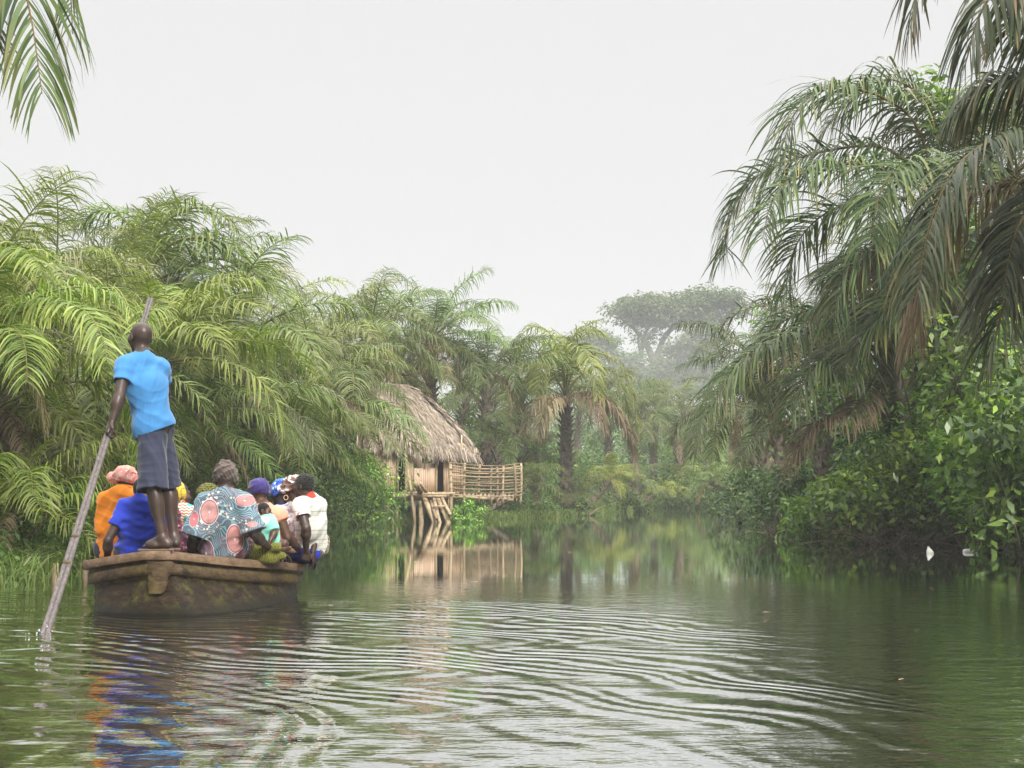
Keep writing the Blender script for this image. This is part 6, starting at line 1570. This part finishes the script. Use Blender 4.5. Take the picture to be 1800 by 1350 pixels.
# bank posts seen between the pole and the boat
stick('bank_post', [at(98, 1012, 16.2) * [1, 1, 0] - [0, 0, .2], at(98, 990, 16.2)], .06, 'short wooden post at the left waterline behind the pole', 'stick', 'post')
stick('bank_post', [at(150, 1005, 17.0) * [1, 1, 0] - [0, 0, .2], at(150, 984, 17.0)], .05, 'short wooden post in the water just left of the boat', 'stick', 'post')
# white floats
def float_(px, py, kind, label):
    c = g0(px, py)
    if kind: pr = [cone((0, 0, -.03), (.0, 0, .03), .045, .040, .02), cone((0, 0, .03), (-.015, 0, .085), .038, .014, .03), ell((.02, 0, .01), (.045, .04, .03), None, .02), cone((-.015, 0, .08), (-.017, 0, .105), .018, .018, 0, cut='b')]
    else: pr = [cone((-.05, 0, .01), (.05, 0, .015), .045, .04, .01), cone((.05, 0, .015), (.095, 0, .02), .02, .017, .01, cut='b')]
    V, F = sdf_mesh(pr, .006); o = link(bpy.data.objects.new('plastic_float', mk_mesh('plastic_float', V, F, M['plastic'], True))); o.location = c; tag(o, label, 'float')
M['plastic'] = cloth_mat('white plastic', (.78, .76, .70), .45, 0, 0)
float_(1634, 972, True, 'upright white plastic bottle float at the right waterline')
float_(1703, 970, False, 'small white plastic bottle lying on the water near the right edge')
o = link(bpy.data.objects.new('floating_leaf', mk_mesh('floating_leaf', np.array([[0, 0, .004], [.05, -.03, .012], [.12, 0, .006], [.05, .035, .014]]), np.array([[0, 1, 2, 3]]), M['lime']))); o.location = g0(1200, 981); tag(o, 'tiny yellow leaf floating in mid river', 'leaf')

k = 70; sx_ = rg.uniform(-3, 6.5, k); sy_ = rg.uniform(7, 34, k); a = Acc()
for x_, y_ in zip(sx_, sy_):
    L_ = rg.uniform(.02, .06); th_ = rg.uniform(0, 6.28); d_ = np.array([math.cos(th_), math.sin(th_), 0]) * L_; e_ = np.array([-d_[1], d_[0], 0]) * .35; c_ = np.array([x_, y_, .005])
    a.add(np.stack([c_ - d_, c_ + e_ + [0, 0, .004], c_ + d_, c_ - e_]), [[0, 1, 2, 3]], (rg.random(), rg.random(), 0))
mass_o = a.build('leaf_litter', M['dead']); tag(mass_o, kind='stuff')
# ------------------------------------------------------------------ the far umbrella tree and its neighbours
def broad_tree(name, px, Y, label, limbs, crowns, r0, npl=60, size=.5, seed=0, mat='far'):
    rng = np.random.default_rng(seed); f = at(px, 880, Y); f[2] = float(ground_z(f[0], f[1])); root = empty(name, f); tag(root, label, 'tree')
    t = Acc()
    for pts, ra, rb in limbs:
        P = smooth_path([at(*p) - f for p in pts], 16); t.add(*tube(P, np.linspace(ra, rb, 16) * Y / 230, 8, rough=.05, rng=rng))
    t.build('trunk', M['limb'], root, True)
    C, R = [], []
    for (cx, cy, rx, ry, n) in crowns:
        for i in range(n):
            u, v = rng.uniform(-1, 1, 2)
            if u * u + v * v > 1: u, v = u * .6, v * .6
            c = at(cx + u * rx, cy + v * ry, Y + rng.uniform(-1, 1) * rx / 11.3 * .8) - f; C.append(c); R.append(rng.uniform(.7, 1.3) * np.array([1.25, 1.25, .55]) * Y / 128)
    Acc().add(*leaf_cloud(rng, np.array(C), np.array(R), npl, size, tip=.15, upb=1.2)).build('crown', M[mat], root)
Yb = 340
broad_tree('umbrella_tree', 1150, Yb, 'tall flat-crowned umbrella tree fading in the haze at the end of the channel', [
 ([(1175, 860, Yb), (1165, 720, Yb), (1150, 640, Yb), (1132, 600, Yb), (1110, 572, Yb)], .9, .25), ([(1150, 640, Yb), (1170, 590, Yb + 1), (1205, 560, Yb + 2), (1240, 535, Yb + 2)], .55, .15),
 ([(1126, 625, Yb), (1135, 585, Yb), (1155, 555, Yb)], .4, .12), ([(1180, 650, Yb), (1200, 610, Yb), (1225, 585, Yb), (1260, 560, Yb)], .5, .15), ([(1112, 575, Yb), (1092, 560, Yb), (1085, 545, Yb)], .25, .08), ([(1128, 630, Yb), (1122, 600, Yb), (1128, 580, Yb)], .2, .1)], [
 (1180, 532, 88, 11, 74), (1120, 545, 48, 8, 26), (1255, 520, 50, 9, 34), (1270, 540, 40, 14, 26), (1105, 562, 25, 6, 8), (1150, 562, 40, 9, 22), (1220, 562, 56, 14, 44), (1135, 592, 22, 7, 7)], .75, 64, 1.0, 3)
broad_tree('tree', 1210, 320, 'dark rounded tree in front of the umbrella tree\'s trunk, blurred by haze', [
 ([(1215, 860, 320), (1212, 720, 320), (1210, 640, 320)], .5, .2), ([(1212, 700, 320), (1230, 650, 320), (1245, 620, 320)], .3, .1)], [(1215, 630, 48, 34, 80), (1190, 665, 80, 26, 100), (1245, 600, 36, 30, 40), (1175, 650, 24, 20, 16)], .7, 64, 1.0, 4)
broad_tree('tree', 1110, 330, 'low dark tree left below the umbrella tree', [([(1105, 860, 330), (1107, 720, 330), (1108, 640, 330)], .4, .15)], [(1108, 640, 26, 22, 30), (1130, 660, 22, 18, 20), (1085, 660, 20, 16, 14)], .6, 64, 1.0, 5)
broad_tree('tree', 1000, 300, 'pale distant tree behind the big lone palm\'s top', [([(1000, 860, 300), (1002, 700, 300), (1004, 620, 300)], .4, .15)], [(1015, 605, 26, 14, 30), (985, 620, 22, 12, 18), (1060, 595, 22, 12, 20), (1050, 620, 26, 14, 20)], .6, 64, 1.0, 6)

# ------------------------------------------------------------------ haze
def haze():
    m, t, out = new_mat('humid haze')
    p = t.nodes.new('ShaderNodeVolumePrincipled'); p.inputs['Color'].default_value = (0.93, 0.95, 0.97, 1)
    p.inputs['Density'].default_value = 0.0010; p.inputs['Anisotropy'].default_value = 0.2
    t.links.new(p.outputs[0], out.inputs['Volume'])
    V, F, T = box((0, 187, 14.0), (450, 440, 31.2))
    o = link(bpy.data.objects.new('haze', mk_mesh('haze', V, F, m))); tag(o, kind='stuff')
haze()
